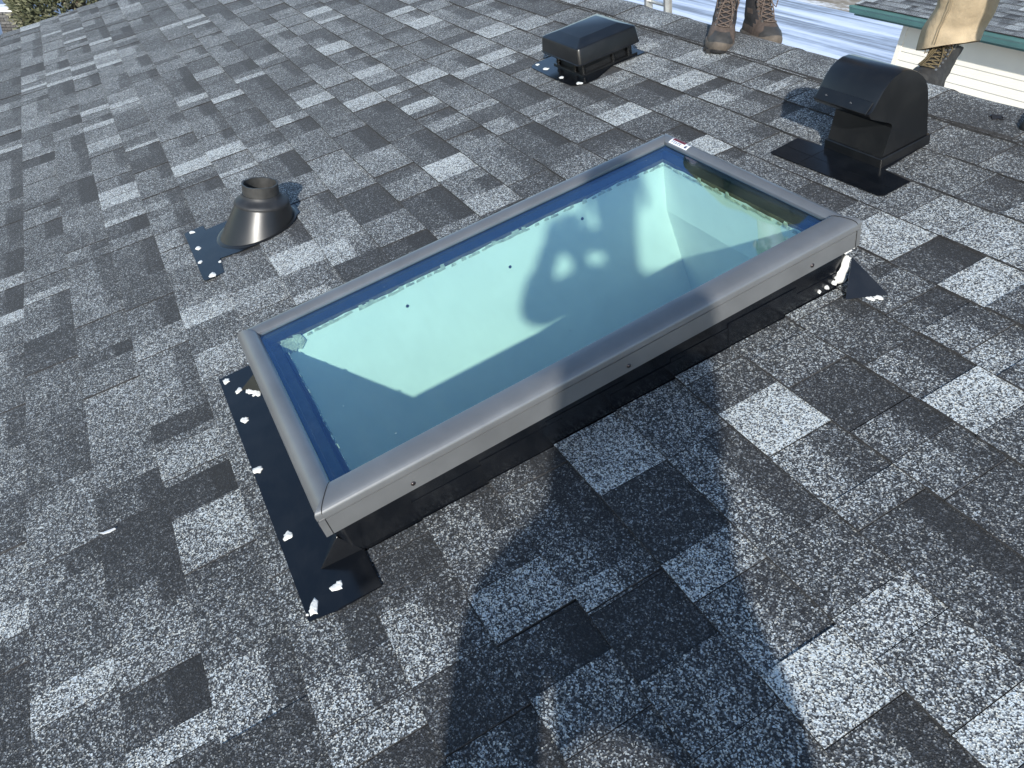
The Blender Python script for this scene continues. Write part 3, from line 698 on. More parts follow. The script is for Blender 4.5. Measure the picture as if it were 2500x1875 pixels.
c_ = lambda z, e, rad: ringrect(-1.1415+e, -.8565-e, 1.5085+e, 1.7885-e, rad, z)
rings = [c_(.066, .004, .010), c_(.066, -.0015, .014), c_(.070, -.0022, .014), c_(.072, .0, .014), c_(.118, .005, .014), c_(.124, .0075, .013), c_(.1265, .012, .010)]
hip = ringrect(-1.078, -.920, 1.567, 1.739, .004, .1415)
rings += [lerp_ring([Vector(q) for q in rings[-1]], [Vector(q) for q in hip], f) for f in (.04, .97)]+[hip]
mb.loft(rings, False, True)
mb.loft([c_(.068, .005, .010), c_(.115, .012, .010)], False, True)
mb.build('hood', M['plastic'], bv, Bb, smooth=24)

# ------------------------------------------------------------------ exhaust vent with a rounded hood
Bg = (.288, 1.755, 0)
gv = thing('hooded_vent', 'tall black exhaust vent with a rounded hood open towards the eave', 'roof vent', Bg, True)
mb = MB(); mb.prism([(.100, 1.556), (.112, 1.553), (.476, 1.563), (.487, 1.572), (.487, 1.662), (.40, 1.668), (.39, 1.80), (.19, 1.80), (.18, 1.668), (.0965, 1.660)], lambda u, v: (u, v, .0122), lambda u, v: (u, v, .0142))
mb.box(.205, .2062, 1.557, 1.665, .0142, .0150); mb.box(.104, .484, 1.6075, 1.6085, .0142, .0148)
mb.build('flashing_plate', M['flash'], gv, Bg)
u0, u1 = .197, .3835
mb = MB(); mb.loft([ringrect(.1895, .3885, 1.6665, 1.849, .006, z) for z in (.012, .0375)]+[ringrect(.1895+e, .3885-e, 1.6665+e, 1.849-e, .006, z) for e, z in ((.002, .0395), (.006, .0400))], False, True)
mb.build('base', M['plastic'], gv, Bg, smooth=30)
side = [(1.6735, .0395), (1.6960, .1150), (1.6935, .1240), (1.6860, .1305), (1.6150, .1690), (1.6065, .1800), (1.6065, .1850), (1.6180, .1905), (1.6300, .2075), (1.6480, .2310), (1.6640, .2450), (1.6820, .2545), (1.7020, .2585), (1.7220, .2570), (1.7440, .2490), (1.7640, .2370), (1.7820, .2220), (1.7970, .2060), (1.8090, .1850), (1.8160, .1650), (1.8400, .0395)]
mb = MB()
def sh(k, u): return [(u, y, z) for y, z in k]
inner = [(y+(1.72-y)*.02, z+(.17-z)*.02) for y, z in side]
mb.loft([sh(inner, u0), sh(side, u0+.004), sh(side, u1-.004), sh(inner, u1)], False, False)
n_ = len(side)
for u_, rev in ((u0, False), (u1, True)):
    base = mb.add(sh(inner, u_), [])
    f = tuple(base+i for i in range(n_)); mb.f.append(f[::-1] if rev else f); mb.m.append(0)
# drop the panels that must stay open: the mouth under the lip
mouth = []
keep = [(f, m) for f, m in zip(mb.f, mb.m)]
mb.build('hood', M['plastic'], gv, Bg, smooth=30)
mb = MB(); mb.hexa([(u0+.008, 1.6060, .1825), (u1-.008, 1.6060, .1825), (u1-.008, 1.6290, .2060), (u0+.008, 1.6290, .2060), (u0+.008, 1.6030, .1845), (u1-.008, 1.6030, .1845), (u1-.008, 1.6265, .2080), (u0+.008, 1.6265, .2080)])
mb.build('lip', M['plastic'], gv, Bg, bevel=.0012)
rvm = simple('bright_rivet', (.8, .8, .8), .25, .9)
for x in (.237, .318):
    mb = MB(); mb.loft([[(x+rr*math.cos(t), 1.6135-.004*dz, .1945+dz*.6+rr*.7*math.sin(t)) for t in (2*math.pi*j/10 for j in range(10))] for dz, rr in ((0, .0042), (.003, .0036), (.0045, .0012))], True, True)
    mb.build('rivet', rvm, gv, Bg, smooth=40)
# pale sliver lying on the shingles
mb = MB(); mb.prism([(.2605, -.4335), (.266, -.424), (.2715, -.4005), (.2735, -.3985), (.2745, -.412), (.270, -.426)], lambda u, v: (u, v, .0100), lambda u, v: (u, v, .0125+.05*(v+.43)))
sv = mb.build('plastic_sliver', M['chip'], None, (.268, -.416, 0)); sv.matrix_world = Matrix.Translation(RW(.268, -.416, 0)) @ RM.to_4x4()
tag(sv, 'thin pale sliver of plastic lying loose on the shingles downslope of the skylight', 'debris')

# ------------------------------------------------------------------ people
def skin_mesh(name, pts, edges, root, mat, parent, off, sub=2):
    """one continuous surface grown over a skeleton: pts = {key: (pos, radius)}"""
    keys = list(pts); idx = {k: i for i, k in enumerate(keys)}; off = Vector(off)
    me = bpy.data.meshes.new(name); me.from_pydata([Vector(pts[k][0])-off for k in keys], [(idx[a], idx[b]) for a, b in edges], [])
    o = bpy.data.objects.new(name, me); COL.objects.link(o); o.parent = parent; me.materials.append(mat)
    md = o.modifiers.new('skin', 'SKIN'); md.use_smooth_shade = True
    for i, k in enumerate(keys):
        sv = me.skin_vertices[0].data[i]; rr = pts[k][1]; sv.radius = rr if isinstance(rr, tuple) else (rr, rr); sv.use_root = (k == root)
    sd = o.modifiers.new('sub', 'SUBSURF'); sd.levels = sub; sd.render_levels = sub
    return o

def boot(parent, off, heel, toe_dir, pitch, style, roll=0.0, name='boot'):
    """laced boot: heel at the back of the sole, x forward; returns the upper with its pieces as children"""
    d = Vector((toe_dir[0], toe_dir[1], 0)).normalized(); lat = Vector((-d.y, d.x, 0)); up = Vector((0, 0, 1))
    rot = Matrix.Rotation(pitch, 3, lat); d = rot @ d; up = rot @ up
    rr = Matrix.Rotation(roll, 3, d); lat = rr @ lat; up = rr @ up
    H = Vector(heel)
    W = lambda x, y, z: H+d*x+lat*y+up*z
    if style == 'brown':
        R = [(.026, .150, .148, .049), (.040, .151, .147, .0505), (.052, .147, .143, .050), (.064, .140, .134, .0485), (.076, .127, .119, .0465), (.090, .112, .104, .0445), (.104, .098, .092, .0425), (.120, .085, .082, .0415), (.138, .076, .074, .0415), (.158, .070, .069, .0430), (.178, .066, .066, .0450), (.196, .063, .066, .0465)]
    else:
        R = [(.024, .148, .146, .050), (.040, .149, .146, .0515), (.056, .146, .142, .051), (.070, .138, .132, .0495), (.084, .122, .115, .047), (.098, .107, .100, .045), (.112, .095, .090, .043), (.128, .084, .082, .042), (.146, .076, .076, .043), (.164, .071, .072, .0455), (.180, .068, .070, .048)]
    K = 48
    def ring(z, cx, hl, hw, g=0.0, wob=0.0):
        out = []
        for i in range(K):
            t = 2*math.pi*i/K; c, s = math.cos(t), math.sin(t)
            e = .86 if z < .07 else .95
            x = cx+(hl+g)*math.copysign(abs(c)**e, c); wsc = 1.0
            if z < .09:   # waist of the foot
                q = (x-.02)/.26; wsc = .90+.14*math.exp(-((q-.70)/.26)**2)-.05*math.exp(-((q-.36)/.16)**2)
            y = (hw+g)*math.copysign(abs(s)**e, s)*wsc
            if wob: 
                nn = mnoise.noise(Vector((x*28, y*28, z*34+(5 if style == 'brown' else 9))))*wob; x += nn*.5*c; y += nn*s; 
            out.append((x, y, z))
        return out
    mb = MB(); rings = [ring(*q, 0.0, .0022 if style == 'brown' else .0042) for q in R]
    mb.loft([[W(*p_) for p_ in r_] for r_ in rings], True, True)
    # materials by place on the upper
    ctr = []
    for fi, f in enumerate(mb.f):
        q = sum((mb.v[i] for i in f), Vector())/len(f)-H; x, y, z = q.dot(d), q.dot(lat), q.dot(up)
        m = 0
        if style == 'brown':
            if z > .176 or (abs(y) > .031 and z > .066 and x < .175 and not (.10 < z < .112)): m = 1
            elif z > .085 and x < .055 and z < .2: m = 1 if x < .028 or z > .12 else 0
            elif abs(y) > .030 and .066 < z < .095 and .10 < x < .165: m = 1
            elif abs(y) < .020 and x > cxf(R, z)+.5*hlf(R, z) and z > .092: m = 1
        else:
            if z > .172: m = 1
        mb.m[fi] = m
    mats = [M['leather'], M['mesh']] if style == 'brown' else [M['boot_dark'], M['lining']]
    up_o = mb.build(name, mats, parent, off, smooth=60)
    # sole
    mb = MB()
    def srings(zs):
        out = []
        for z, g, lift in zs:
            rg = ring(.02, .150, .150, .052, g)
            out.append([W(x, y, z+lift*max(0, (x-.22)/.08)**2*.016+(.006*math.sin(x*34) if z > .02 and z < .035 else 0)*.5) for x, y, _ in rg])
        return out
    mb.loft(srings([(.012, .002, 1), (.018, .004, 1), (.026, .0045, 1), (.034, .003, 1.0), (.038, .0005, 1.0)]), True, True)
    mb.build('sole', M['sole'] if style == 'brown' else M['boot_dark_sole'], up_o, off, smooth=40)
    mb = MB(); mb.loft(srings([(.0, -.002, 1), (.004, .001, 1), (.0125, .0012, 1)]), True, True)
    for i in range(9):
        x = .02+.031*i
        if .115 < x < .145: continue
        for sy in (-1, 1):
            yy = sy*.046*(.92 if x < .1 else 1.0)*(1 if x < .24 else .8); lf = .016*max(0, (x-.22)/.08)**2
            c = [W(x+a, yy+sy*b, h+lf) for h in (.0, .014) for a, b in ((-.009, -.012), (.009, -.012), (.009, .0095), (-.009, .0095))]
            mb.hexa(c)
    mb.build('outsole', M['lug'], up_o, off, smooth=30)
    # toe cap
    mb = MB(); tr = []
    for z, cx, hl, hw in R[:5]:
        shrink = max(0.0, (z-.050)/.03); lim = min(.232+.030*shrink, cx+hl-.014)
        tm = math.acos(max(-1, min(1, (lim-cx)/(hl+.0032)))); row = []
        for i in range(21):
            tt = tm*(i/10-1); c_, s_ = math.cos(tt), math.sin(tt); e = .86 if z < .07 else .95
            x = cx+(hl+.0032)*math.copysign(abs(c_)**e, c_); q = (x-.02)/.26
            wsc = (.90+.14*math.exp(-((q-.70)/.26)**2)-.05*math.exp(-((q-.36)/.16)**2)) if z < .09 else 1.0
            row.append(W(x, (hw+.0032)*math.copysign(abs(s_)**e, s_)*wsc, z))
        tr.append(row)
    mb.loft(tr, False, False, False); mb.build('toe_cap', M['toe_rubber'] if style == 'brown' else M['boot_dark'], up_o, off, smooth=50)
    # laces
    def front(z, y, g=.003):
        for (z0, c0, h0, w0), (z1, c1, h1, w1) in zip(R, R[1:]):
            if z0 <= z <= z1:
                f = (z-z0)/(z1-z0); cx, hl, hw = c0+(c1-c0)*f, h0+(h1-h0)*f, w0+(w1-w0)*f
                return W(cx+(hl+g)*math.sqrt(max(0, 1-(y/hw)**2)), y, z+g)
        return W(R[-1][1]+R[-1][2]+g, y, z)
    mb = MB(); zs = [.086, .100, .114, .128, .143, .158, .172]; e = .024
    lr = .0024 if style == 'brown' else .0020
    for a, b in zip(zs, zs[1:]):
        for sgn in (-1, 1):
            pts = [front(a+(b-a)*(.5+f/2), sgn*e*f, .0045+(.002 if sgn > 0 else 0)*(1-abs(f))) for f in (-1, -.5, 0, .5, 1)]
            mb.tube(pts, lr, 7)
    mb.tube([front(zs[0], e*f, .005) for f in (-1, -.5, 0, .5, 1)], lr, 7)
    zt = zs[-1]
    for sgn in (-1, 1):   # bow loops and hanging ends
        p0 = front(zt, 0, .007); f0 = d; 
        mb.tube([p0, p0+lat*sgn*.022+d*.012+up*.004, p0+lat*sgn*.040+d*.016-up*.020, p0+lat*sgn*.036+d*.020-up*.046, p0+lat*sgn*.018+d*.022-up*.034, p0+d*.004], lr, 7)
        mb.tube([p0, p0+lat*sgn*.012+d*.014-up*.014, p0+lat*sgn*.022+d*.030-up*.050, p0+lat*sgn*.026+d*.046-up*.082], lr, 7)
    if style != 'brown':
        for sgn in (.35, .7, 1.0):
            mb.tube([front(zt-f*.085, -.004-.030*sgn*f, .007) for f in (0, .2, .4, .6, .8, 1.0)], lr, 7)
    mb.build('lace', M['lace_brown'] if style == 'brown' else M['lace_olive'], up_o, off, smooth=60)
    for z in zs:
        for sgn in (-1, 1):
            mb = MB(); c = front(z, sgn*.027, .0015); mb.tube([c-d*.002, c+d*.003], [.0042, .0034], 9)
            mb.build('eyelet', M['eyelet'], up_o, off, smooth=40)
    mb = MB()   # tongue standing above the collar
    pr = []
    for z, o_, wd in ((R[-1][0]-.030, .001, .026), (R[-1][0]-.005, .003, .029), (R[-1][0]+.012, .004, .029), (R[-1][0]+.020, .002, .022)):
        cx, hl = R[-1][1], R[-1][2]
        pr.append([W(cx+(hl+o_)*math.sqrt(max(0, 1-(y/.052)**2))+dx, y, z) for y, dx in [(wd*f, 0) for f in (-1, -.5, 0, .5, 1)]+[(wd*f, -.006) for f in (1, .5, 0, -.5, -1)]])
    mb.loft(pr); mb.build('tongue', M['mesh'] if style == 'brown' else M['lining'], up_o, off, smooth=50)
    return up_o
def cxf(R, z):
    for a, b in zip(R, R[1:]):
        if a[0] <= z <= b[0]: f = (z-a[0])/(b[0]-a[0]); return a[1]+(b[1]-a[1])*f
    return R[-1][1]
def hlf(R, z):
    for a, b in zip(R, R[1:]):
        if a[0] <= z <= b[0]: f = (z-a[0])/(b[0]-a[0]); return a[2]+(b[2]-a[2])*f
    return R[-1][2]

def trouser_leg(mb, path, fold=.010, seed=1, K=48, seam=None):
    """baggy leg lofted down a path of (point, rx, ry); the hem is open"""
    r = random.Random(seed); rings = []; P = [Vector(q[0]) for q in path]; L_ = []
    n = len(path)
    fine = []
    for i in range(n-1):
        m = 6
        for j in range(m): f = j/m; fine.append((P[i].lerp(P[i+1], f), path[i][1]*(1-f)+path[i+1][1]*f, path[i][2]*(1-f)+path[i+1][2]*f, (path[i][3] if len(path[i]) > 3 else 0)*(1-f)+(path[i+1][3] if len(path[i+1]) > 3 else 0)*f))
    fine.append((P[-1], path[-1][1], path[-1][2], path[-1][3] if len(path[-1]) > 3 else 0))
    for i, (c, rx, ry, tl) in enumerate(fine):
        row = []
        for k in range(K):
            t = 2*math.pi*k/K; x, y = math.cos(t), math.sin(t)
            h = mnoise.noise(Vector((x*1.6+seed*3, y*1.6, c.z*9)))*fold+mnoise.noise(Vector((x*3+seed, y*3, c.z*24)))*fold*.5
            row.append(c+Vector((x*(rx+h), y*(ry+h), tl*(.9*(x*.47+y*.88)+.8*(x*.54-y*.84)))))
        rings.append(row)
    mb.loft(rings, True, False)
    # turned inside of the hem, so the leg is a real hollow tube at its end
    inn = [[c+(q-c)*.955+Vector((0, 0, .002)) for q in row] for c, row in ((fine[-1][0], rings[-1]), (fine[-7][0], rings[-7]))]
    mb.loft([rings[-1], inn[0], inn[1]], False, False)
    return rings

def hand_pts(pts, edges, wrist, tag_, axis, side, curl):
    """palm and five bent fingers; axis = direction of the fingers, side = towards the thumb, curl = palm normal"""
    a, s, c = Vector(axis).normalized(), Vector(side).normalized(), Vector(curl).normalized(); w0 = Vector(pts[wrist][0])
    pts[tag_+'palm'] = (w0+a*.045, (.034, .016)); edges.append((wrist, tag_+'palm'))
    for i, (o_, ln) in enumerate(((.028, .072), (.010, .080), (-.010, .075), (-.028, .060))):
        k0 = tag_+'f%d' % i
        pts[k0+'a'] = (w0+a*.088+s*o_, .0095); pts[k0+'b'] = (w0+a*(.088+ln*.50)+s*o_*1.1+c*.012, .0085); pts[k0+'c'] = (w0+a*(.088+ln*.80)+s*o_*1.1+c*.036, .0075)
        edges += [(tag_+'palm', k0+'a'), (k0+'a', k0+'b'), (k0+'b', k0+'c')]
    pts[tag_+'t0'] = (w0+a*.040+s*.042+c*.006, .0105); pts[tag_+'t1'] = (w0+a*.072+s*.060+c*.018, .009)
    edges += [(tag_+'palm', tag_+'t0'), (tag_+'t0', tag_+'t1')]

def person(label, base, hipL, hipR, kneeL, kneeR, ankL, ankR, chest, head, face, shL, shR, elL, elR, wrL, wrR, hands, trouser, jacket, group=None, legs=None):
    root = thing('person', label, 'person', base, group=group); V = Vector
    face = V(face).normalized(); pelvis = (V(hipL)+V(hipR))/2+V((0, 0, .05)); neck = (V(shL)+V(shR))/2+V((0, 0, .04))
    up = (V(head)-neck).normalized(); lat = face.cross(up).normalized()
    pts = {'pel': (pelvis, (.13, .10)), 'che': (V(chest), (.14, .10)), 'neck': (neck, .055), 'hd0': (V(head)-up*.065+face*.012, (.058, .066)), 'hd1': (V(head)+up*.02, (.076, .090)), 'hd2': (V(head)+up*.085-face*.01, (.052, .06)),
           'hl': (V(hipL), .085), 'hr': (V(hipR), .085), 'kl': (V(kneeL), .056), 'kr': (V(kneeR), .056), 'al': (V(ankL), .040), 'ar': (V(ankR), .040),
           'sl': (V(shL), .056), 'sr': (V(shR), .056), 'el': (V(elL), .042), 'er': (V(elR), .042), 'wl': (V(wrL), (.030, .023)), 'wr': (V(wrR), (.030, .023))}
    ed = [('pel', 'che'), ('che', 'neck'), ('neck', 'hd0'), ('hd0', 'hd1'), ('hd1', 'hd2'), ('pel', 'hl'), ('pel', 'hr'), ('hl', 'kl'), ('hr', 'kr'), ('kl', 'al'), ('kr', 'ar'), ('che', 'sl'), ('che', 'sr'), ('sl', 'el'), ('sr', 'er'), ('el', 'wl'), ('er', 'wr')]
    for wk, t_, (ax, sd, cu) in (('wl', 'L', hands[0]), ('wr', 'R', hands[1])): hand_pts(pts, ed, wk, t_, ax, sd, cu)
    skin_mesh('body', pts, ed, 'pel', M['skin'], root, base)
    # face and cap
    for sg in (-1, 1): 
        mb = MB(); c = V(head)+face*.088+lat*sg*.032+up*.012; mb.tube([c-face*.01, c, c+face*.006], [.011, .012, .004], 10)
        mb.build('eye', M['eye'], root, base, smooth=60)
    mb = MB(); c = V(head)+face*.086; mb.tube([c+up*.018, c+up*.0+face*.016, c-up*.022+face*.026, c-up*.032+face*.006], [.007, .009, .013, .008], 10); mb.build('nose', M['skin'], root, base, smooth=60)
    for sg in (-1, 1):
        mb = MB(); c = V(head)+lat*sg*.080; mb.tube([c-up*.03, c+lat*sg*.008, c+up*.03-face*.006], [.006, .013, .008], 8); mb.build('ear', M['skin'], root, base, smooth=60)
    mb = MB(); mb.tube([V(head)+face*.088-up*.055+lat*x for x in (-.024, 0, .024)], [.004, .007, .004], 8)
    mb.build('mouth', M['skin'], root, base, smooth=60)
    mb = MB(); rings = []
    for f, rr in ((.015, .100), (.05, .099), (.085, .088), (.115, .062), (.128, .02)):
        rings.append([V(head)+up*f-face*.008+(lat*math.cos(t)*.86+face*math.sin(t))*rr for t in (2*math.pi*i/24 for i in range(24))])
    mb.loft(rings); mb.build('knit_cap', M['hair'], root, base, smooth=50)
    # jacket
    jp = {'pel': (pelvis+V((0, 0, .0)), (.165, .135)), 'che': (V(chest), (.175, .135)), 'neck': (neck-up*.01, (.085, .08)), 'sl': (V(shL), .078), 'sr': (V(shR), .078), 'el': (V(elL), .060), 'er': (V(elR), .060), 'wl': (V(wrL)*.9+V(elL)*.1, .044), 'wr': (V(wrR)*.9+V(elR)*.1, .044)}
    skin_mesh('jacket', jp, [('pel', 'che'), ('che', 'neck'), ('che', 'sl'), ('che', 'sr'), ('sl', 'el'), ('sr', 'er'), ('el', 'wl'), ('er', 'wr')], 'pel', M[jacket], root, base)
    if legs is None:
        tp = {'pel': (pelvis-V((0, 0, .03)), (.15, .125)), 'hl': (V(hipL), .108), 'hr': (V(hipR), .108), 'kl': (V(kneeL), .082), 'kr': (V(kneeR), .082), 'al': (V(ankL), .070), 'ar': (V(ankR), .070)}
        skin_mesh('trousers', tp, [('pel', 'hl'), ('pel', 'hr'), ('hl', 'kl'), ('hr', 'kr'), ('kl', 'al'), ('kr', 'ar')], 'pel', M[trouser], root, base)
    else:
        mb = MB()
        for i, path in enumerate(legs): trouser_leg(mb, path, seed=3+i*5)
        mb.loft([[pelvis+V((math.cos(t)*rx, math.sin(t)*ry, z)) for t in (2*math.pi*i/32 for i in range(32))] for z, rx, ry in ((.10, .16, .125), (.03, .185, .145), (-.06, .19, .15), (-.13, .15, .12))])
        tr = mb.build('trousers', M[trouser], root, base, smooth=60)
        root['_t'] = 1
        return root, tr
    return root, None

dn, fw, sd = Vector((0, 0, -1)), Vector((.6, -.8, 0)), Vector((.8, .6, 0))
# brown-booted person on the ridge
bA = (-.70, 2.02, .675)
HA = [((0, 0, -1), (.7, -.7, 0), (-.5, -.5, 0)), ((0, 0, -1), (.7, -.7, 0), (.5, .5, 0))]
pA, _ = person('person in scuffed brown hiking boots with speckled laces, standing on the ridge', bA,
    (-.93, 2.05, 1.55), (-.72, 2.16, 1.55), (-.84, 2.00, 1.11), (-.72, 2.12, 1.11), (-.775, 2.00, .90), (-.75, 2.145, .87), (-.98, 2.02, 1.92), (-1.02, 1.99, 2.36), (.7, -.7, -.3),
    (-1.20, 1.97, 2.08), (-.82, 2.06, 2.08), (-1.40, 1.93, 1.86), (-.64, 2.08, 1.80), (-1.16, 1.82, 1.66), (-.62, 1.96, 1.58), HA, 'denim', 'jacket_brown')
boot(pA, bA, (-.825, 2.050, .640), (.74, -.67), math.radians(7.0), 'brown')
boot(pA, bA, (-.815, 2.168, .630), (.93, -.36), math.radians(-1.0), 'brown', roll=math.radians(2))
# khaki-trousered person behind the hooded vent
bC = (.20, 2.20, .62)
legL = [((.055, 2.255, 1.50), .105, .115), ((.035, 2.20, 1.08), .088, .092), ((.000, 2.285, .86), .086, .088, .0), ((-.022, 2.305, .800), .090, .092, .016), ((-.020, 2.300, .746), .088, .088, .036)]
legR = [((.285, 2.245, 1.50), .105, .115), ((.50, 2.06, 1.09), .086, .090), ((.530, 2.13, .86), .084, .084), ((.535, 2.135, .80), .086, .086), ((.533, 2.13, .765), .086, .084)]
pC, tr = person('person in baggy khaki trousers and worn black boots, standing beyond the hooded vent', bC,
    (.07, 2.25, 1.50), (.27, 2.25, 1.50), (.03, 2.2, 1.08), (.50, 2.06, 1.09), (-.03, 2.30, .74), (.535, 2.15, .80), (.17, 2.26, 1.86), (.17, 2.20, 2.27), (.2, -1, -.2),
    (-.03, 2.26, 2.02), (.37, 2.26, 2.02), (-.13, 2.22, 1.74), (.47, 2.22, 1.74), (-.10, 2.10, 1.52), (.44, 2.10, 1.52), [((0, -.3, -1), (.3, -1, 0), (1, 0, 0)), ((0, -.3, -1), (-.3, -1, 0), (-1, 0, 0))], 'khaki', 'jacket2', legs=(legL, legR))
boot(pC, bC, (-.060, 2.365, .552), (.36, -.93), math.radians(-13), 'black')
boot(pC, bC, (.560, 2.215, .640), (-.10, -1), math.radians(5), 'black')
mb = MB()    # felled seam and hem stitching
for path in (legL, legR):
    for off_ in (3.42, 3.50):
        pts = []
        for i in range(len(path)-1):
            for j in range(8):
                f = j/8; a, b = path[i], path[i+1]
                c = Vector(a[0]).lerp(Vector(b[0]), f); rx = a[1]*(1-f)+b[1]*f; ry = a[2]*(1-f)+b[2]*f
                pts.append(c+Vector((math.cos(off_+1.35)*(rx+.0028), math.sin(off_+1.35)*(ry+.0028), 0)))
        mb.tube(pts, .0009, 5)
mb.build('trouser_seam', M['khaki_seam'], tr, bC, smooth=60)
# the photographer crouching behind the camera, whose shadow falls across the skylight
rt = right; dnv = down
def CP_(r_, d_, b_): return CAM+rt*r_+dnv*d_-fwd*b_
phC = CP_(.030, .018, .010)
def PV(a_, z_, back): return (CAM.x+back*.82+a_*.5707, CAM.y-back*.57+a_*.8212, z_)
bP = PV(.17, -.10, .36)
pP, _ = person('person crouching just below the picture, holding a phone in both hands', bP,
    PV(.09, .66, .40), PV(.25, .66, .40), PV(-.045, .46, .13), PV(.34, .46, .16), PV(.03, .02, .34), PV(.33, .06, .34), PV(.165, .93, .36), PV(.10, 1.306, .24), (-.75, .42, -.35),
    PV(.045, 1.10, .33), PV(.265, 1.10, .33), PV(-.085, .915, .20), PV(.25, .83, .14), tuple(CP_(-.085, .085, .06)), tuple(CP_(.008, .10, .055)),
    [(tuple(rt*.35-dnv*.8), tuple(fwd*-.2+rt*.8), tuple(fwd*.5)), (tuple(rt*-.05-dnv*.9), tuple(fwd*-.2-rt*.8), tuple(fwd*.5))], 'denim', 'jacket')
boot(pP, bP, PV(.03, -.16, .42), (-.82, .57), math.radians(-4), 'black')
boot(pP, bP, PV(.33, -.075, .42), (-.82, .57), math.radians(-4), 'black')
mb = MB(); q = [CP_(.015+a*.0735, .018+b*.036, c) for c in (.006, .014) for a, b in ((-1, -1), (1, -1), (1, 1), (-1, 1))]
mb.hexa(q); pho = mb.build('smartphone', M['phone'], bevel=.003)
tag(pho, 'dark smartphone held up in the crouching person\'s hands', 'phone')

# ------------------------------------------------------------------ ladder leaning on the far eave
ld = thing('ladder', 'pale aluminium ladder rising beyond the ridge', 'ladder', (-5.1, 6.1, GZ))
ly, lz = EY1+.03, EZ1-.02
slope = Vector((0, -.25, 1)).normalized()
for i, x in enumerate((-5.29, -4.965)):
    mb = MB(); top_ = Vector((x, ly, lz))+slope*1.15; bt = Vector((x, ly+.25*(lz-GZ), GZ))
    for (a0_, a1_, c0, c1) in ((-.016, .016, -.044, -.040), (-.016, .016, .040, .044), (-.003 if i else -.016, .016 if not i else .016, -.04, .04)):
        x0_, x1_ = (a0_, a1_) if not (c0 == -.04) else ((.012, .016) if i == 0 else (-.016, -.012))
        mb.hexa([bt+Vector((x0_, c0, 0)), bt+Vector((x1_, c0, 0)), bt+Vector((x1_, c1, 0)), bt+Vector((x0_, c1, 0)), top_+Vector((x0_, c0, 0)), top_+Vector((x1_, c0, 0)), top_+Vector((x1_, c1, 0)), top_+Vector((x0_, c1, 0))])
    mb.build('rail', M['alu'], ld, (-5.1, 6.1, GZ), bevel=.002)
q0 = Vector((0, ly+.25*(lz-GZ), GZ))
ln = (lz-GZ)/slope.z+1.1
for j in range(1, int(ln/.305)+1):
    c = q0+slope*(.305*j); mb = MB(); mb.tube([(-5.277, c.y, c.z), (-4.978, c.y, c.z)], .016, 12); mb.build('rung', M['alu'], ld, (-5.1, 6.1, GZ), smooth=50)

# ------------------------------------------------------------------ neighbouring house with teal gutters
nb = tag(bpy.data.objects.new('house', None), 'cream house with teal gutters beyond the ridge', 'house'); COL.objects.link(nb)
NX0, NX1, NY, NZ = -6.85, 6.5, 11.4, -.33
nb.location = (NX0, NY, GZ); nO = (NX0, NY, GZ)
mb = MB(); z = GZ
lap = .127
while z < NZ-.01:
    z1 = min(z+lap, NZ)
    mb.hexa([(NX0+.09, NY-.022, z), (NX1, NY-.022, z), (NX1, NY+.1, z), (NX0+.09, NY+.1, z), (NX0+.09, NY-.003, z1), (NX1, NY-.003, z1), (NX1, NY+.1, z1), (NX0+.09, NY+.1, z1)]); z += lap
mb.box(NX0+.02, NX0+.12, NY+.1, NY+7, GZ, NZ); mb.box(NX1-.1, NX1, NY+.1, NY+7, GZ, NZ); mb.box(NX0+.1, NX1-.1, NY+6.9, NY+7, GZ, NZ)
gz = lambda y: NZ+.1+(y-NY+.42)*.33
for xa in (NX0+.07, NX1-.05): mb.prism([(NY+.05, NZ), (NY+7, NZ), (NY+7, NZ+.1), (NY+3.5, gz(NY+3.4))], lambda y, z_, xa=xa: (xa-.04, y, z_), lambda y, z_, xa=xa: (xa+.04, y, z_))
mb.build('wall', M['siding'], nb, nO)
mb = MB(); mb.box(NX0, NX0+.09, NY-.024, NY+.07, GZ, NZ); mb.build('corner_trim', M['siding'], nb, nO)
mb = MB(); mb.box(NX0-.60, NX1+.4, NY-.44, NY+.06, NZ+.004, NZ+.022); mb.build('soffit', M['soffit'], nb, nO)
mb = MB(); mb.box(NX0-.62, NX1+.4, NY-.465, NY-.44, NZ+.002, NZ+.15); mb.build('fascia', M['teal'], nb, nO)
mb = MB(); gp = [(-.0, .145), (-.0, .035), (-.075, .035), (-.088, .060), (-.100, .095), (-.118, .115), (-.118, .142), (-.108, .142), (-.108, .12), (-.09, .10), (-.066, .045), (-.004, .045), (-.004, .145)]
mb.prism([(NY-.466+a, NZ+b) for a, b in gp], lambda y, z_: (NX0-.66, y, z_), lambda y, z_: (NX1+.4, y, z_))
mb.prism([(NY-.466+a, NZ+b) for a, b in gp[:7]], lambda y, z_: (NX0-.664, y, z_), lambda y, z_: (NX0-.658, y, z_))
mb.build('gutter', M['teal'], nb, nO, bevel=.004)
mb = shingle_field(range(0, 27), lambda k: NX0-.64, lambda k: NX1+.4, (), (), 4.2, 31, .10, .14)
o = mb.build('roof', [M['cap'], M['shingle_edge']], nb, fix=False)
o.matrix_local = Matrix.Translation(Vector((0, NY-.50, NZ+.150))-Vector((0, NY, GZ))+Vector((-NX0, 0, 0))) @ RM.to_4x4()
mb = MB(); mb.prism([(NY-.44, NZ+.13), (NY+3.5, NZ+.13+3.94*SP/CP), (NY+7.4, NZ+.13)], lambda y, z_: (NX0-.62, y, z_-.015), lambda y, z_: (NX1+.38, y, z_-.015)); mb.build('roof_deck', M['teal'], nb, nO)

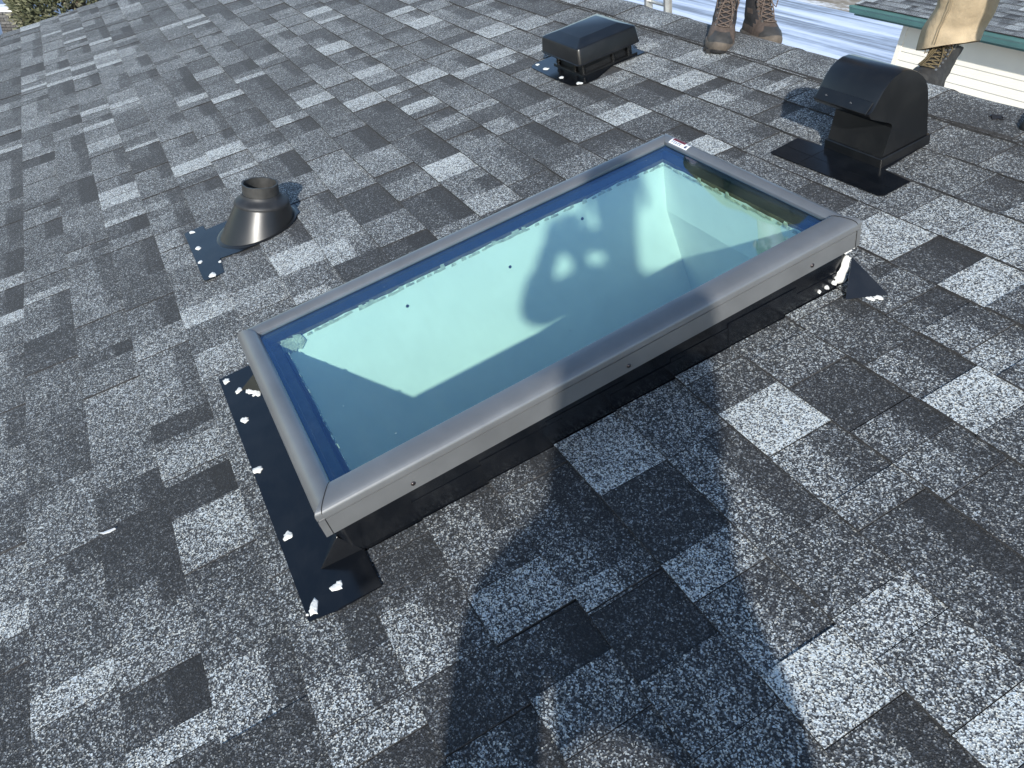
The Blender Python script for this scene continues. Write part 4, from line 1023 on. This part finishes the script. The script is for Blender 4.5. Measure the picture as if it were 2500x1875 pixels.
# ------------------------------------------------------------------ stone pillar and evergreen beyond the rake
pa = math.radians(180+2.62); D_ = 20.0
px, py = CAM.x+D_*math.cos(pa), CAM.y+D_*math.sin(pa)
sp = thing('stone_pillar', 'square dark stone pillar with a white cap, beside the evergreen', 'pillar', (px, py, GZ))
mb = MB(); mb.box(-.21, .21, -.215, .215, 0, 1.49); o = mb.build('shaft', M['stone'], sp, bevel=.01)
mb = MB(); mb.box(-.235, .235, -.235, .215, 1.4915, 1.575); mb.build('coping', M['cap_white'], sp, bevel=.012)
gw = thing('garden_wall', 'pale low garden wall behind the stone pillar', 'wall', (px-.6, py-1.6, GZ))
mb = MB(); mb.box(-.15, .15, -1.6, 1.22, 0, 1.28); mb.box(-.18, .18, -1.6, 1.24, 1.2815, 1.33); mb.build('wall_body', M['siding'], gw)
tr_ = thing('evergreen_tree', 'rounded grey-green evergreen standing beyond the far roof edge, beside the stone pillar', 'tree', (0, 0, GZ))
ta = math.radians(178.93); TD = 17.0
tx, ty = CAM.x+TD*math.cos(ta), CAM.y+TD*math.sin(ta); tr_.location = (tx, ty, GZ)
mb = MB(); mb.tube([(0, 0, 0), (.03, 0, .8), (0, .04, 2.2), (.02, 0, 3.4)], [.14, .12, .09, .03], 10)
rr = random.Random(8)
for i in range(14):
    a = rr.uniform(0, 6.28); h = rr.uniform(.9, 3.0); l_ = rr.uniform(.6, 1.1)
    mb.tube([(0, 0, h), (math.cos(a)*l_*.5, math.sin(a)*l_*.5, h+.15), (math.cos(a)*l_, math.sin(a)*l_, h+.25)], [.045, .03, .01], 6)
mb.build('trunk', M['bark'], tr_, smooth=60)
mb = MB(); mb.tone = []
for i in range(9000):
    q = Vector((rr.gauss(0, 1), rr.gauss(0, 1), rr.gauss(0, 1))).normalized()
    rad = rr.uniform(.55, 1.0)**.5
    lump = 1+.16*mnoise.noise(q*2.3)+.08*mnoise.noise(q*6)
    c = Vector((q.x*1.12*rad*lump, q.y*1.12*rad*lump, 2.15+q.z*1.12*rad*lump))
    cl = .5+.5*mnoise.noise(c*4.0); tone = min(1, max(0, cl*.75+rr.uniform(-.2, .35)))
    out_d = (q*.8+Vector((rr.uniform(-.6, .6), rr.uniform(-.6, .6), rr.uniform(-.1, .8)))).normalized()
    sd_ = out_d.orthogonal().normalized(); sd_.rotate(Matrix.Rotation(rr.uniform(0, 6.28), 3, out_d)); sz = rr.uniform(.05, .10)
    o2 = out_d.cross(sd_)
    vs = [c-sd_*sz*.35, c+out_d*sz*.5-o2*sz*.3, c+sd_*sz*.35, c+out_d*sz*1.3+o2*sz*.15, c+out_d*sz*.5+o2*sz*.35]
    mb.add(vs, [(0, 1, 3), (1, 2, 3), (2, 4, 3), (4, 0, 3)]); mb.tone += [tone]*5
mb.build('crown', M['leaf'], tr_, fix=False)
